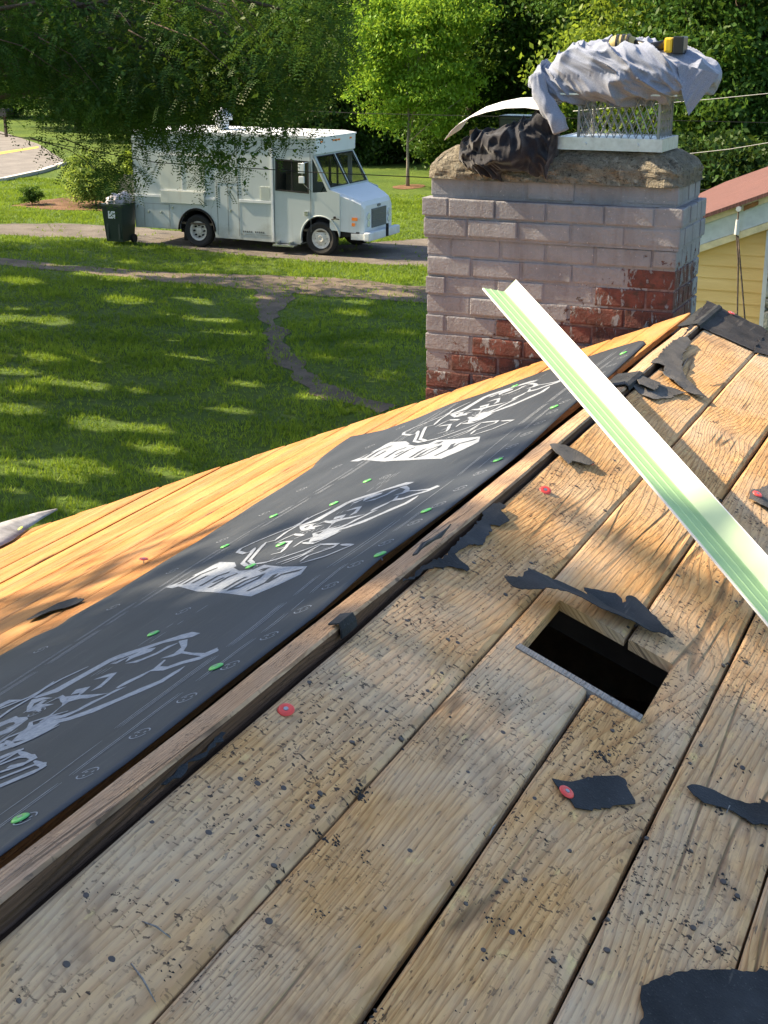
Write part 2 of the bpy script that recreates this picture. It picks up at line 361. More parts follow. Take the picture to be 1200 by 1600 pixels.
def inpoly(x, y, poly):
    c = np.zeros(len(x), bool); n = len(poly)
    for i in range(n):
        x1, y1 = poly[i]; x2, y2 = poly[(i+1) % n]
        cond = ((y1 > y) != (y2 > y)) & (x < (x2-x1)*(y-y1)/(y2-y1+1e-12)+x1); c ^= cond
    return c
def np_mesh(name, V, nper, mat, parent=None):
    """V: (n*nper,3) vertices, each consecutive nper make a face"""
    me = bpy.data.meshes.new(name); nv = len(V); nf = nv//nper
    me.vertices.add(nv); me.vertices.foreach_set('co', np.asarray(V, np.float32).ravel())
    me.loops.add(nv); me.loops.foreach_set('vertex_index', np.arange(nv, dtype=np.int32))
    me.polygons.add(nf); me.polygons.foreach_set('loop_start', np.arange(0, nv, nper, dtype=np.int32))
    me.polygons.foreach_set('loop_total', np.full(nf, nper, np.int32))
    me.materials.append(mat); me.update(calc_edges=True)
    o = bpy.data.objects.new(name, me); COL.objects.link(o)
    if parent: o.parent = parent
    return o
# grass: tufts of blades over the part of the lawn one can see
def grass():
    n = 150000
    y = 11+ (44-11)*RNG.random(n)**.85; rat = -.86+(.86-.14)*RNG.random(n); x = .906+rat*y
    keep = np.ones(n, bool)
    for poly, pr in ((TRACK, .22), (DRIVE_L, .03), (BED, .1), (ROAD, 0)):
        ins = inpoly(x, y, poly); keep &= ~(ins & (RNG.random(n) > pr))
    clump = np.sin(x*1.7+np.sin(y*1.3)*2)*np.sin(y*2.1+np.cos(x*1.1)*2)
    keep &= RNG.random(n) < (.62+.38*clump)
    x = x[keep]; y = y[keep]; n = len(x); k = 3
    bx = np.repeat(x, k)+RNG.normal(0, .02, n*k); by = np.repeat(y, k)+RNG.normal(0, .02, n*k)
    hh = (.035+.05*RNG.random(n*k))*(1+.25*np.repeat(clump[keep], k)); az = RNG.random(n*k)*6.283; ww = .005+.0045*(by/25)
    lx = RNG.normal(0, .03, n*k); ly = RNG.normal(0, .03, n*k)
    V = np.empty((n*k, 3, 3)); cx, sx = np.cos(az)*ww, np.sin(az)*ww
    V[:, 0] = np.c_[bx-cx, by-sx, np.zeros(n*k)]; V[:, 1] = np.c_[bx+cx, by+sx, np.zeros(n*k)]; V[:, 2] = np.c_[bx+lx, by+ly, hh]
    o = np_mesh('grass', V.reshape(-1, 3), 3, M['grass']); struct(o, 'short green grass growing over the lawn', 'stuff')
grass()

# ================================================================== OUR HOUSE
house = thing('house', 'low house with its roof boards stripped bare, the one the photo is taken from', 'house', (0, 0, 0))
M['stucco'] = simple('house_wall_paint', (.5, .44, .33), .85)
HYB = -6.0; XE = 3.5
bm = bmesh.new()
def wallseg(bm, pts, y0, y1): prism(bm, pts, y0, y1)
zt = .05
pts = [(-3.2, 0), (3.2, 0), (3.2, nz(3.2)-zt), (0, ZR-.06), (-3.2, fz(-3.2)-zt-.02)]
prism(bm, pts, RAKE-.22, RAKE-.04); prism(bm, pts, HYB+.04, HYB+.22)
box(bm, -3.2, -3.05, HYB+.22, RAKE-.22, 0, fz(-3.2)-zt-.02); box(bm, 3.05, 3.2, HYB+.22, RAKE-.22, 0, nz(3.2)-zt)
link_bm('wall', bm, M['stucco'], house)
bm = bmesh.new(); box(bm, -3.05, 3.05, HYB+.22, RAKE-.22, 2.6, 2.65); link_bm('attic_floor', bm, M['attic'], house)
HX0, HX1, HY0, HY1 = .205, .46, 2.05, 2.2      # hole: set from the photo below
_q = [near(812, 1010), near(1003, 1123), near(1053, 1037), near(852, 965)]
HX0 = (_q[0][0]+_q[3][0])/2; HX1 = (_q[1][0]+_q[2][0])/2; HY0 = (_q[0][1]+_q[1][1])/2; HY1 = _q[2][1]-.005
print('hole', HX0, HX1, HY0, HY1, [tuple(np.round(q, 3)) for q in _q])
# rafters under the deck
for yy in np.arange(-5.6, 4.7, .61):
    y = yy+.28
    if HY0-.06 < y+.04 and y < HY1+.03: y = HY1+.035
    bm = bmesh.new()
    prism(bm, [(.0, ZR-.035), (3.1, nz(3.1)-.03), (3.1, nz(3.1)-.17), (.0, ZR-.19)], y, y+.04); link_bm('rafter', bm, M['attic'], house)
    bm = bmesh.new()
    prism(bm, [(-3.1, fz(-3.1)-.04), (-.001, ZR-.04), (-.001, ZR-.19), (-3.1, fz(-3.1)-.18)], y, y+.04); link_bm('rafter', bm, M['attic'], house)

def board(name, x0, x1, y0, y1, zf, th, mat, seed, hole=None, j=.0022, parent=house, zj=.0012, ys=.09):
    """a plank lying on the plane z = zf(x); edges waver a little; 'hole' cuts a rectangle out"""
    r = random.Random(seed)
    xs = [x0, x0+.006, x0*.75+x1*.25, (x0+x1)/2, x0*.25+x1*.75, x1-.006, x1]
    yl = list(np.linspace(y0, y1, max(2, int((y1-y0)/ys)+1)))
    if hole:
        for v in (hole[0], hole[1]):
            if x0+.003 < v < x1-.003: xs = sorted([q for q in xs if abs(q-v) > .012 or q in (x0, x1)]+[v])
        yl = sorted([q for q in yl if abs(q-hole[2]) > .03 and abs(q-hole[3]) > .03]+[hole[2], hole[3]])
    nx, ny = len(xs), len(yl); cell = np.ones((nx-1, ny-1), bool)
    if hole:
        for i in range(nx-1):
            for k in range(ny-1):
                cx, cy = (xs[i]+xs[i+1])/2, (yl[k]+yl[k+1])/2
                if hole[0] < cx < hole[1] and hole[2] < cy < hole[3]: cell[i, k] = False
    bm = bmesh.new(); top = {}; bot = {}
    tilt = r.uniform(-1, 1)*.0012; off = r.uniform(-1, 1)*zj
    for i, x in enumerate(xs):
        for k, y in enumerate(yl):
            xx = x
            if i in (0, 1): xx += j*mn.noise(Vector((seed*3.1, y*1.3, 0)))*1.6+j*.5*mn.noise(Vector((seed, y*9, 2)))
            if i in (nx-1, nx-2): xx += j*mn.noise(Vector((seed*5.3, y*1.1, 7)))*1.6+j*.5*mn.noise(Vector((seed, y*9, 5)))
            z = zf(xx)+off+tilt*((x-x0)/(x1-x0)*2-1)+.0012*mn.noise(Vector((seed*7, y*1.7, x*5)))
            zt_ = z-(.003 if i in (0, nx-1) else 0)
            top[i, k] = bm.verts.new((xx, y, zt_)); bot[i, k] = bm.verts.new((xx, y, z-th))
    for i in range(nx-1):
        for k in range(ny-1):
            if not cell[i, k]: continue
            bm.faces.new((top[i, k], top[i+1, k], top[i+1, k+1], top[i, k+1])); bm.faces.new((bot[i, k], bot[i, k+1], bot[i+1, k+1], bot[i+1, k]))
            for di, dk, a, b in ((-1, 0, (i, k+1), (i, k)), (1, 0, (i+1, k), (i+1, k+1)), (0, -1, (i, k), (i+1, k)), (0, 1, (i+1, k+1), (i, k+1))):
                ii, kk = i+di, k+dk
                if not (0 <= ii < nx-1 and 0 <= kk < ny-1) or not cell[ii, kk]:
                    bm.faces.new((top[b], top[a], bot[a], bot[b]))
    for v in [v for v in bm.verts if not v.link_faces]: bm.verts.remove(v)
    return link_bm(name, bm, mat, parent)
edges = [.010, .180, .346, .515, .689, .865]
while edges[-1] < XE: edges.append(edges[-1]+.174)
gapw = [.006, .006, .009, .0065, .007]
for i in range(len(edges)-1):
    g0 = gapw[i % 5]/2; g1 = gapw[(i+1) % 5]/2
    hole = (HX0, HX1, HY0, HY1) if edges[i] < HX1 and edges[i+1] > HX0 else None
    board('roof_board', edges[i]+g0, edges[i+1]-g1, HYB, RAKE-.01*(i % 3), nz, .021, M['deck'], i+1, hole)
fe = [-.100]
while fe[-1] > -3.55: fe.append(fe[-1]-(.142 if len(fe) % 3 else .165))
for i in range(len(fe)-1):
    board('roof_board', fe[i+1]+.0045, fe[i]-.004, HYB, RAKE+.006*((i*7) % 3), fz, .021, M['deck_far'], 40+i, zj=.0025)
# raised ridge board: near side face showing, darker brown than the top
bm = bmesh.new(); ysb = list(np.linspace(HYB, 4.95, 150)); rings = []
for y in ysb:
    up = float(np.interp(y, [-1, 1.04, 1.28, 1.55, 2.0, 2.2, 2.57, 3.3, 5], [.031, .030, .023, .019, .016, .012, .010, .010, .012]))+.0015*mn.noise(Vector((0, y*2.1, 0)))
    w_ = .0035*mn.noise(Vector((3, y*1.7, 1)))+.0012*mn.noise(Vector((3, y*12, 1)))
    chip = .004*max(0, mn.noise(Vector((9, y*5.5, 4)))-.15)
    xl = -.057+.004*mn.noise(Vector((7, y*3, 1)))+.002*mn.noise(Vector((7, y*14, 1)))
    prof = [(w_-.001, ZR-.03), (w_+.001, ZR+up-.004-chip), (w_-.003-chip, ZR+up), (-.03, ZR+up-.006+.0015*mn.noise(Vector((2, y*9, 3)))), (xl+.004, ZR+up-.012), (xl, ZR+up-.016), (xl, ZR-.03)]
    rings.append([bm.verts.new((a, y, b)) for a, b in prof])
for a, b in zip(rings[:-1], rings[1:]):
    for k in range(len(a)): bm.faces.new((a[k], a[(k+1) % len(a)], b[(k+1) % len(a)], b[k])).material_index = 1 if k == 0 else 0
bm.faces.new(rings[0]); bm.faces.new(rings[-1][::-1])
bmesh.ops.recalc_face_normals(bm, faces=bm.faces)
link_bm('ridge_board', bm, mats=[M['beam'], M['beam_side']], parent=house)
# rake boards under the deck ends
for sgn, zf, nm in ((1, nz, 0), (-1, fz, 0)):
    bm = bmesh.new(); x = 3.5*sgn
    prism(bm, [(0.0 if sgn > 0 else -.001, ZR-.03), (x, zf(x)-.027), (x, zf(x)-.15), (0.0 if sgn > 0 else -.001, ZR-.16)], RAKE-.04, RAKE-.012)
    link_bm('rake_board', bm, M['oldgray'], house)
# pale weathered strip along the near edge of the hole
bm = bmesh.new()
a = [(HX0-.004, HY0-.012), (HX1+.0, HY0-.016), (HX1+.0, HY0+.004), (HX0-.002, HY0+.006)]
t_ = [bm.verts.new((x, y, nz(x)+.004)) for x, y in a]; b_ = [bm.verts.new((x, y, nz(x)-.02)) for x, y in a]
bm.faces.new(t_); bm.faces.new(b_[::-1])
for k in range(4): bm.faces.new((b_[k], b_[(k+1) % 4], t_[(k+1) % 4], t_[k]))
link_bm('hole_edging', bm, M['oldgray'], house)

# ================================================================== UNDERLAYMENT SHEET
_ne = [(0, 1345), (200, 1195), (320, 1100), (500, 960), (600, 872), (700, 800), (800, 720), (900, 632), (960, 583)]
_fe = [(-60, 1058), (0, 1026), (54, 996), (92, 980), (108, 968), (140, 950), (180, 928), (250, 884), (307, 849), (396, 790), (440, 763), (490, 730), (545, 690)]
NE = np.array([far(x, y, FOFF+.004)[:2] for x, y in _ne]); FE = np.array([far(x, y, FOFF+.004)[:2] for x, y in _fe])
def xn(y): return float(np.interp(y, NE[:, 1], NE[:, 0]))
def xf(y): return float(np.interp(y, FE[:, 1], FE[:, 0]))
_te = [(548, 683), (600, 673), (652, 655), (700, 634), (780, 607), (860, 577), (940, 551), (1004, 532), (1008, 538)]
TE = np.array([far(x, y, FOFF+.004)[:2] for x, y in _te]); TE = TE[np.argsort(TE[:, 0])]
print('membrane end', TE.round(2).tolist(), 'NE', NE.round(3).tolist(), 'FE', FE.round(3).tolist())
def mz(x, y):
    d = -(x-xn(y))
    wr = .0022*mn.noise(Vector((x*4, y*1.6, 0)))+.0012*mn.noise(Vector((x*9, y*4, 3)))
    lift = .004*math.exp(-max(d, 0)/.02)*max(0, mn.noise(Vector((1, y*2.2, 0)))+.4)
    return fz(x)+.0072+wr+lift
bm = bmesh.new(); G = {}; NU, NV = 40, 260; Y0 = -1.0
for i in range(NU+1):
    u = i/NU
    for k in range(NV+1):
        v = k/NV
        x_end = TE[0, 0]*u+TE[-1, 0]*(1-u); ye = float(np.interp(x_end, TE[:, 0], TE[:, 1]))
        y = Y0+(ye-Y0)*v
        a, b = xn(y), xf(y)
        if y > FE[-1, 1]: b = FE[-1, 0]
        x = a+(b-a)*u
        if v > .9: x = x*(1-(v-.9)*10)+x_end*(v-.9)*10
        G[i, k] = bm.verts.new((x, y, mz(x, y)))
for i in range(NU):
    for k in range(NV): bm.faces.new((G[i+1, k], G[i, k], G[i, k+1], G[i+1, k+1]))
mem = link_bm('roof_underlayment', bm, M['membrane'], smooth=True)
tag(mem, 'dark grey printed underlayment sheet stapled along the far side of the ridge', 'underlayment')
sm = mem.modifiers.new('thick', 'SOLIDIFY'); sm.thickness = .0012; sm.offset = -1

# printed marks: traced on the sheet; shapes in sheet coordinates (x, y)
def P3(X, Y): return (250+.19167*X, 740+.19167*Y)
def P7(X, Y): return (.28333*X, 980+.28333*Y)
def P4(X, Y): return (440+.2*X, 730+.2*Y)
def fx(p): q = far(p[0], p[1], FOFF+.006); return np.array([q[0], q[1]])
REP = fx((548, 722))-fx((258, 918.5)); REP[0] = 0; REP_ = REP.copy()
print('print repeat', REP)
L1 = fx(P7(1105, 42)); L2 = fx(P4(1075, 113)); SH12 = L2-L1; SH12[0] *= .5; REP = np.array([0., L2[1]-L1[1]]); SH12 = L2-L1
print('shift 1->2', L2-L1)
def addpoly(bm, pts, lift, mi=0):
    from mathutils.geometry import delaunay_2d_cdt
    P = [np.array(p, float) for p in pts]; out = []
    for i in range(len(P)):
        a, b = P[i], P[(i+1) % len(P)]; k = max(1, int(np.linalg.norm(b-a)/.03)); out += [a+(b-a)*j/k for j in range(k)]
    A_ = np.array(out); gx, gy = np.meshgrid(np.arange(A_[:, 0].min(), A_[:, 0].max(), .025), np.arange(A_[:, 1].min(), A_[:, 1].max(), .025)); gx = gx.ravel(); gy = gy.ravel()
    ins = inpoly(gx, gy, A_); n0 = len(out)
    r = delaunay_2d_cdt([Vector(p) for p in out]+[Vector((x, y)) for x, y, k in zip(gx, gy, ins) if k], [(i, (i+1) % n0) for i in range(n0)], [list(range(n0))], 1, 1e-6)
    vs = [bm.verts.new((p.x, p.y, mz(p.x, p.y)+lift)) for p in r[0]]
    for t in r[2]:
        try:
            f = bm.faces.new([vs[i] for i in t]); f.material_index = mi; f.normal_update()
            if f.normal.z < 0: f.normal_flip()
        except ValueError: pass
def addstroke(bm, pts, w, lift, mi=0, closed=False):
    """stroke through sheet points with width w (m), tapering ends"""
    P = [np.array(p, float) for p in pts]; Q = []
    for a, b in zip(P[:-1], P[1:]):
        k = max(1, int(np.linalg.norm(b-a)/.02)); Q += [a+(b-a)*j/k for j in range(k)]
    Q.append(P[-1]); prev = None; n = len(Q)
    for i, q in enumerate(Q):
        d = Q[min(i+1, n-1)]-Q[max(i-1, 0)]; d = d/(np.linalg.norm(d)+1e-9); nn = np.array([-d[1], d[0]])
        ww = w/2*(1 if closed else (.35 if i in (0, n-1) else 1))
        a = q+nn*ww; b = q-nn*ww
        cur = (bm.verts.new((a[0], a[1], mz(*a)+lift)), bm.verts.new((b[0], b[1], mz(*b)+lift)))
        if prev:
            f = bm.faces.new((prev[0], prev[1], cur[1], cur[0])); f.material_index = mi; f.normal_update()
            if f.normal.z < 0: f.normal_flip()
        prev = cur
INK7 = [  # filled shapes of the animal head drawing, seen largest at the left of the photo
 [(175,390),(300,343),(450,262),(600,180),(660,155),(850,98),(1000,50),(1060,34),(1105,41),(1060,62),(1000,74),(900,95),(800,130),(700,165),(610,196),(460,280),(320,360),(200,392)],
 [(612,207),(700,172),(800,128),(862,120),(835,142),(740,175),(690,200),(715,170),(640,207)],
 [(690,208),(780,183),(860,150),(925,113),(990,92),(930,123),(865,158),(785,190),(755,203)],
 [(985,85),(1035,75),(1032,110),(1012,140),(1060,148),(1130,148),(1200,118),(1200,129),(1125,166),(1050,159),(1000,152),(950,171),(885,181),(958,155),(1000,120)],
 [(640,340),(690,308),(780,268),(845,238),(905,188),(916,188),(882,223),(925,223),(1000,195),(1100,168),(1205,126),(1205,136),(1100,184),(1000,210),(900,245),(830,250),(780,281),(700,320),(655,342)],
 [(350,410),(440,385),(462,395),(380,418),(330,452),(285,492),(340,492),(420,463),(500,418),(560,393),(640,350),(700,333),(620,372),(530,418),(440,465),(360,502),(240,530),(215,530),(290,480),(340,440)],
 [(240,528),(380,503),(500,458),(640,403),(770,343),(880,298),(950,255),(1022,218),(990,247),(900,306),(790,356),(650,415),(520,475),(380,521),(330,532),(280,570),(180,620),(60,641),(100,600),(150,558)],
 [(145,470),(150,440),(175,400),(240,388),(292,394),(240,402),(188,422),(175,448),(202,430),(235,405),(262,404),(228,428),(300,430),(240,447),(190,466),(150,472)],
 [(515,296),(600,264),(647,256),(602,300),(560,337),(500,360),(558,320),(602,280)],
 [(390,380),(420,350),(500,333),(462,367),(430,387),(440,368)],
 [(300,396),(420,382),(560,374),(605,368),(480,399),(350,402)],
 [(-60,455),(0,428),(50,404),(130,400),(60,417),(0,446),(-60,475)],
 [(-60,560),(0,528),(60,504),(150,499),(156,512),(110,546),(60,582),(0,602),(-50,610),(-20,590),(70,550),(90,526),(50,530),(0,552),(-60,590)],
 [(-50,680),(0,648),(50,634),(20,662),(60,656),(160,620),(205,598),(100,658),(0,692),(-60,710)]]
STR7 = [[(-80,768),(0,735),(132,680)], [(-80,800),(0,768),(110,724),(175,718),(188,735),(150,755),(45,780)], [(-80,872),(0,842),(120,795),(200,762),(238,762),(236,780),(180,812),(0,888),(-80,915)],
        [(-100,640),(-40,600),(30,575)], [(0,565),(-60,590)]]
BLK3 = [(40,932),(150,893),(360,790),(430,750),(490,724),(610,730),(622,760),(640,792),(760,790),(850,750),(1000,765),(1200,763),(1150,830),(960,920),(740,1012),(560,985),(380,970),(300,966),(150,925),(100,940)]
CUT3 = [[(195,908),(330,828),(470,772)],[(330,922),(470,842),(565,812)],[(400,936),(560,850),(632,822)],[(520,950),(640,880),(702,850)],[(560,955),(700,878),(842,828),(800,862),(640,938),(560,955)],
        [(712,966),(870,892),(942,828)],[(862,902),(990,832),(1150,795)],[(150,907),(272,838)],[(262,900),(384,838)],[(815,792),(872,780),(832,804)],[(622,764),(665,790),(740,785)],[(430,895),(520,855)]]
def P8(X, Y): return (340+.3*X, 720+.3*Y)
def fit(src, dst):
    A_ = np.c_[np.array(src), np.ones(len(src))]; X = np.linalg.lstsq(A_, np.array(dst), rcond=None)[0]
    return lambda q: np.array([q[0], q[1], 1.0])@X
ident = lambda q: np.array(q)
# one print to the next, as the sheet shows them
m12 = fit([fx(P7(1105, 42)), fx((67, 1198)), fx((341, 1017)), fx((183, 1053)), fx((142, 1075))], [fx((655, 753)), fx((551, 852)), fx((680, 761)), fx((566, 792)), fx((537, 806))])
m21 = fit([fx((655, 753)), fx((551, 852)), fx((680, 761)), fx((566, 792)), fx((537, 806))], [fx(P7(1105, 42)), fx((67, 1198)), fx((341, 1017)), fx((183, 1053)), fx((142, 1075))])
m23 = fit([fx(p) for p in ((258, 918.5), (480, 888), (392, 934), (371, 865), (655, 753), (551, 852))], [fx(p) for p in ((549, 721), (755, 685), (688, 717), (628, 683), (848, 592), (800, 658))])
STR8 = [[(590,250),(500,290),(400,345),(300,385),(190,430),(120,462),(105,478),(140,488),(175,478),(195,458)],
 [(195,460),(165,500),(130,538),(150,552),(250,535),(330,510),(450,470),(540,435)],[(252,430),(215,470),(190,500),(168,525),(190,545)],[(470,300),(420,340),(355,378),(300,420),(252,432)],
 [(300,435),(350,410),(400,388),(445,395),(400,412)],[(278,495),(330,482),(362,452),(310,470)],[(318,432),(382,427),(350,460)],[(430,375),(470,350),(505,362)],[(505,345),(560,320),(600,330)],
 [(395,455),(440,425),(520,395),(565,368)],[(440,432),(500,435),(560,410),(645,368)],[(305,540),(450,490),(540,440),(625,438),(600,456),(470,500),(430,530)],[(430,540),(560,502),(702,443),(640,441)],[(548,467),(605,450)],
 [(330,545),(420,510),(500,470)],[(520,400),(500,385),(560,365),(640,340)]]
def logo(mp7, mp2, skip7=()):
    bm = bmesh.new()
    ye = lambda q: float(np.interp(q[0], TE[:, 0], TE[:, 1]))
    def ok(pts): return all(TE[0, 0]-.01 < q[0] and q[1] > Y0+.05 and q[1] < ye(q)-.01 and xf(q[1])+.005 < q[0] < xn(q[1])-.004 for q in pts)
    if mp7:
        for i, poly in enumerate(INK7):
            if i in skip7: continue
            q = [mp7(fx(P7(*p))) for p in poly]
            if ok(q): addpoly(bm, q, .0007)
        for i, s_ in enumerate(STR7):
            if skip7 and i != 9: continue
            q = [mp7(fx(P7(*p))) for p in s_]
            if ok(q): addstroke(bm, q, .011, .0012, 0, True)
    if mp2:
        q = [mp2(fx(P3(*p))) for p in BLK3]
        if ok(q):
            addpoly(bm, q, .0007)
            for s_ in CUT3: addstroke(bm, [mp2(fx(P3(*p))) for p in s_], .0125, .0013, 1, True)
        for s_ in STR8:
            q = [mp2(fx(P8(*p))) for p in s_]
            if ok(q): addstroke(bm, q, .0105, .0013)
    if len(bm.verts): link_bm('printed_drawing', bm, mats=[M['ink'], M['membrane']], parent=mem)
    else: bm.free()
skip = (11, 12, 13)
logo(ident, m21); logo(m12, ident, skip); logo(lambda q: m23(m12(q)), m23, skip); logo(lambda q: m23(m23(m12(q))), None, skip)
# long dashed print lines and nail-here rings
bm = bmesh.new(); rr = random.Random(4)
for side, d0, n in (('n', .085, 2), ('n', .125, 3), ('f', .075, 2), ('f', .10, 3), ('m', 0, 3)):
    y = -.5
    while y < 4.5:
        L = rr.uniform(.05, .3) if side != 'm' else rr.uniform(.02, .06)
        if side == 'm' and rr.random() < .5: y += L; continue
        for k in range(n):
            if rr.random() < .3: continue
            def xx(yy):
                if side == 'n': return xn(yy)-d0-.006*k
                if side == 'f': return -.86+d0+.006*k+.012*math.sin(yy*4)
                return -.49+.02*math.sin(yy*3)+.012*k
            ys_ = np.linspace(y, y+L, 5); q = [(xx(t)+.0015*mn.noise(Vector((t*30, k, d0*50))), t) for t in ys_]
            if all(TE[0, 0]+.02 < a[0] and a[0] > xf(a[1])+.02 and a[1] < float(np.interp(a[0], TE[:, 0], TE[:, 1]))-.03 for a in q): addstroke(bm, q, .0016, .0010)
        y += L+rr.uniform(.01, .05)
ring0 = [fx(p) for p in ((137, 1211), (223, 1146), (302, 1087), (372, 1037), (432, 992), (487, 950))]
dy = (ring0[5][1]-ring0[0][1])/5; print('ring spacing', dy, [r.round(3).tolist() for r in ring0])
y = ring0[0][1]-dy*6
while y < 4.3:
    for cx in (xn(y)-(-(ring0[0][0]-xn(ring0[0][1]))),):
        pass
    cx = xn(y)+(ring0[0][0]-xn(ring0[0][1]))
    for cxx in (cx, cx-.38, cx-.74):
        if cxx < xf(y)+.03 or y > float(np.interp(cxx, TE[:, 0], TE[:, 1]))-.05: continue
        if cxx != cx and int(y/dy) % 2: continue
        R = .0155
        for a0 in (0.2, 3.35):
            addstroke(bm, [(cxx+R*math.cos(t)*.9, y+R*math.sin(t)*1.05) for t in np.linspace(a0, a0+2.6, 9)], .0022, .0011, 0, True)
        for a0 in range(3): addstroke(bm, [(cxx+.006*math.cos(a0*2.1), y+.006*math.sin(a0*2.1)), (cxx+.009*math.cos(a0*2.1+.5), y+.009*math.sin(a0*2.1+.5))], .003, .0011, 0, True)
    y += dy
link_bm('printed_guide_lines', bm, M['ink'], mem)['kind'] = 'stuff'

# ================================================================== SMALL THINGS ON THE ROOF
NRM = {'n': Vector((T, 0, 1)).normalized(), 'f': Vector((-T, 0, 1)).normalized()}
def place_on(o, p, side, spin=0, tilt=(0, 0)):
    q = NRM[side].to_track_quat('Z', 'Y')
    from mathutils import Euler, Quaternion
    o.rotation_mode = 'QUATERNION'; o.rotation_quaternion = q @ Euler((tilt[0], tilt[1], spin)).to_quaternion(); o.location = p
def cap_nail(color):
    root = thing(color+'_cap_nail', 'x', 'cap nail')
    bm = bmesh.new(); prof = [(0, .0022), (.0035, .0022), (.0045, .0030), (.0098, .0026), (.0118, .0016), (.0127, .0004), (.0127, 0.)]
    n = 24; rings = []
    for r, z in prof[1:]: rings.append([bm.verts.new((r*math.cos(6.2832*i/n), r*math.sin(6.2832*i/n), z)) for i in range(n)])
    c = bm.verts.new((0, 0, prof[0][1]))
    for i in range(n): bm.faces.new((c, rings[0][i], rings[0][(i+1) % n]))
    for a, b in zip(rings[:-1], rings[1:]):
        for i in range(n): bm.faces.new((a[i], b[i], b[(i+1) % n], a[(i+1) % n]))
    bm.faces.new(rings[-1][::-1])
    link_bm('cap', bm, M[color+'_cap'], root, smooth=True)
    bm = bmesh.new(); cyl(bm, (0, 0, -.002), (0, 0, .0034), .0042, .0036, 14)
    cyl(bm, (0, 0, -.012), (0, 0, -.002), .0015, .0015, 6)
    link_bm('nail', bm, M['nailgal'], root)
    return root
protos = {c: cap_nail(c) for c in ('green', 'red', 'yellow')}; used = set()
def dup(root):
    r = root.copy(); COL.objects.link(r)
    for ch in root.children:
        c = ch.copy(); COL.objects.link(c); c.parent = r
    return r
def put_cap(color, px, side, label, off=.0, tilt=(0, 0), lift=0, grp=True):
    o = protos[color] if color not in used else dup(protos[color]); used.add(color)
    p = near(*px) if side == 'n' else far(*px)
    z = (nz(p[0])+.001 if side == 'n' else (mz(p[0], p[1])+.0015))+lift
    place_on(o, (p[0], p[1], z), side, random.random()*6, tilt); o['label'] = label; o['category'] = 'cap nail'
    if grp: o['group'] = color+' plastic cap nails on the roof'
for px, lab in [((33, 1289), 'green plastic cap nail on the underlayment nearest the camera, by the ridge board'),
    ((240, 997), 'green cap nail beside the small print just beyond the nearest printed head'),
    ((338, 1050), 'green cap nail on the dashed line past the tip of the nearest printed drawing'),
    ((352, 859), 'green cap nail near the outer edge, just left of the middle print'),
    ((392, 891), 'green cap nail stuck on the block part of the middle white print'),
    ((428, 811), 'green cap nail between the outer edge and the middle printed drawing, in the sun'),
    ((439, 857), 'green cap nail inside the outline of the middle printed drawing'),
    ((522, 792), 'green cap nail on the upper outline of the middle printed drawing'),
    ((574, 756), 'green cap nail on the centre dashed line before the far print'),
    ((666, 804), 'green cap nail near the ridge edge beside the tip of the middle print'),
    ((594, 874), 'green cap nail at the ridge edge of the sheet below the middle print'),
    ((778, 724), 'green cap nail at the ridge edge beside the far print'),
    ((866, 641), 'green cap nail in the overlap lines left of the green and white strip'),
    ((805, 607), 'green cap nail at the upper outline of the far print, near the chimney'),
    ((974, 556), 'green cap nail on the pointed far end of the sheet, right of the strip')]:
    put_cap('green', px, 'f', lab)
put_cap('red', (447, 1115), 'n', 'red plastic cap nail lying tilted on the bare board nearest the ridge', tilt=(-.35, .15), lift=.005)
put_cap('red', (852, 769), 'n', 'red cap nail lying in the sun below the curled grey scrap', tilt=(.3, .3), lift=.003)
put_cap('red', (885, 1243), 'n', 'red cap nail pinning the left corner of the diamond-shaped felt scrap', tilt=(.1, .1), lift=.005)
put_cap('red', (1183, 780), 'n', 'red cap nail on the torn felt at the right edge of the picture', tilt=(0, .1), lift=.012)
put_cap('red', (920, 724), 'n', 'red cap nail under the tip of the curled grey scrap', lift=.003)
put_cap('red', (1143, 494), 'n', 'red cap nail on the black felt at the roof peak', lift=.010)
put_cap('red', (225, 881), 'f', 'red cap nail on the far bare boards left of the underlayment', tilt=(-.4, 0), lift=.004)

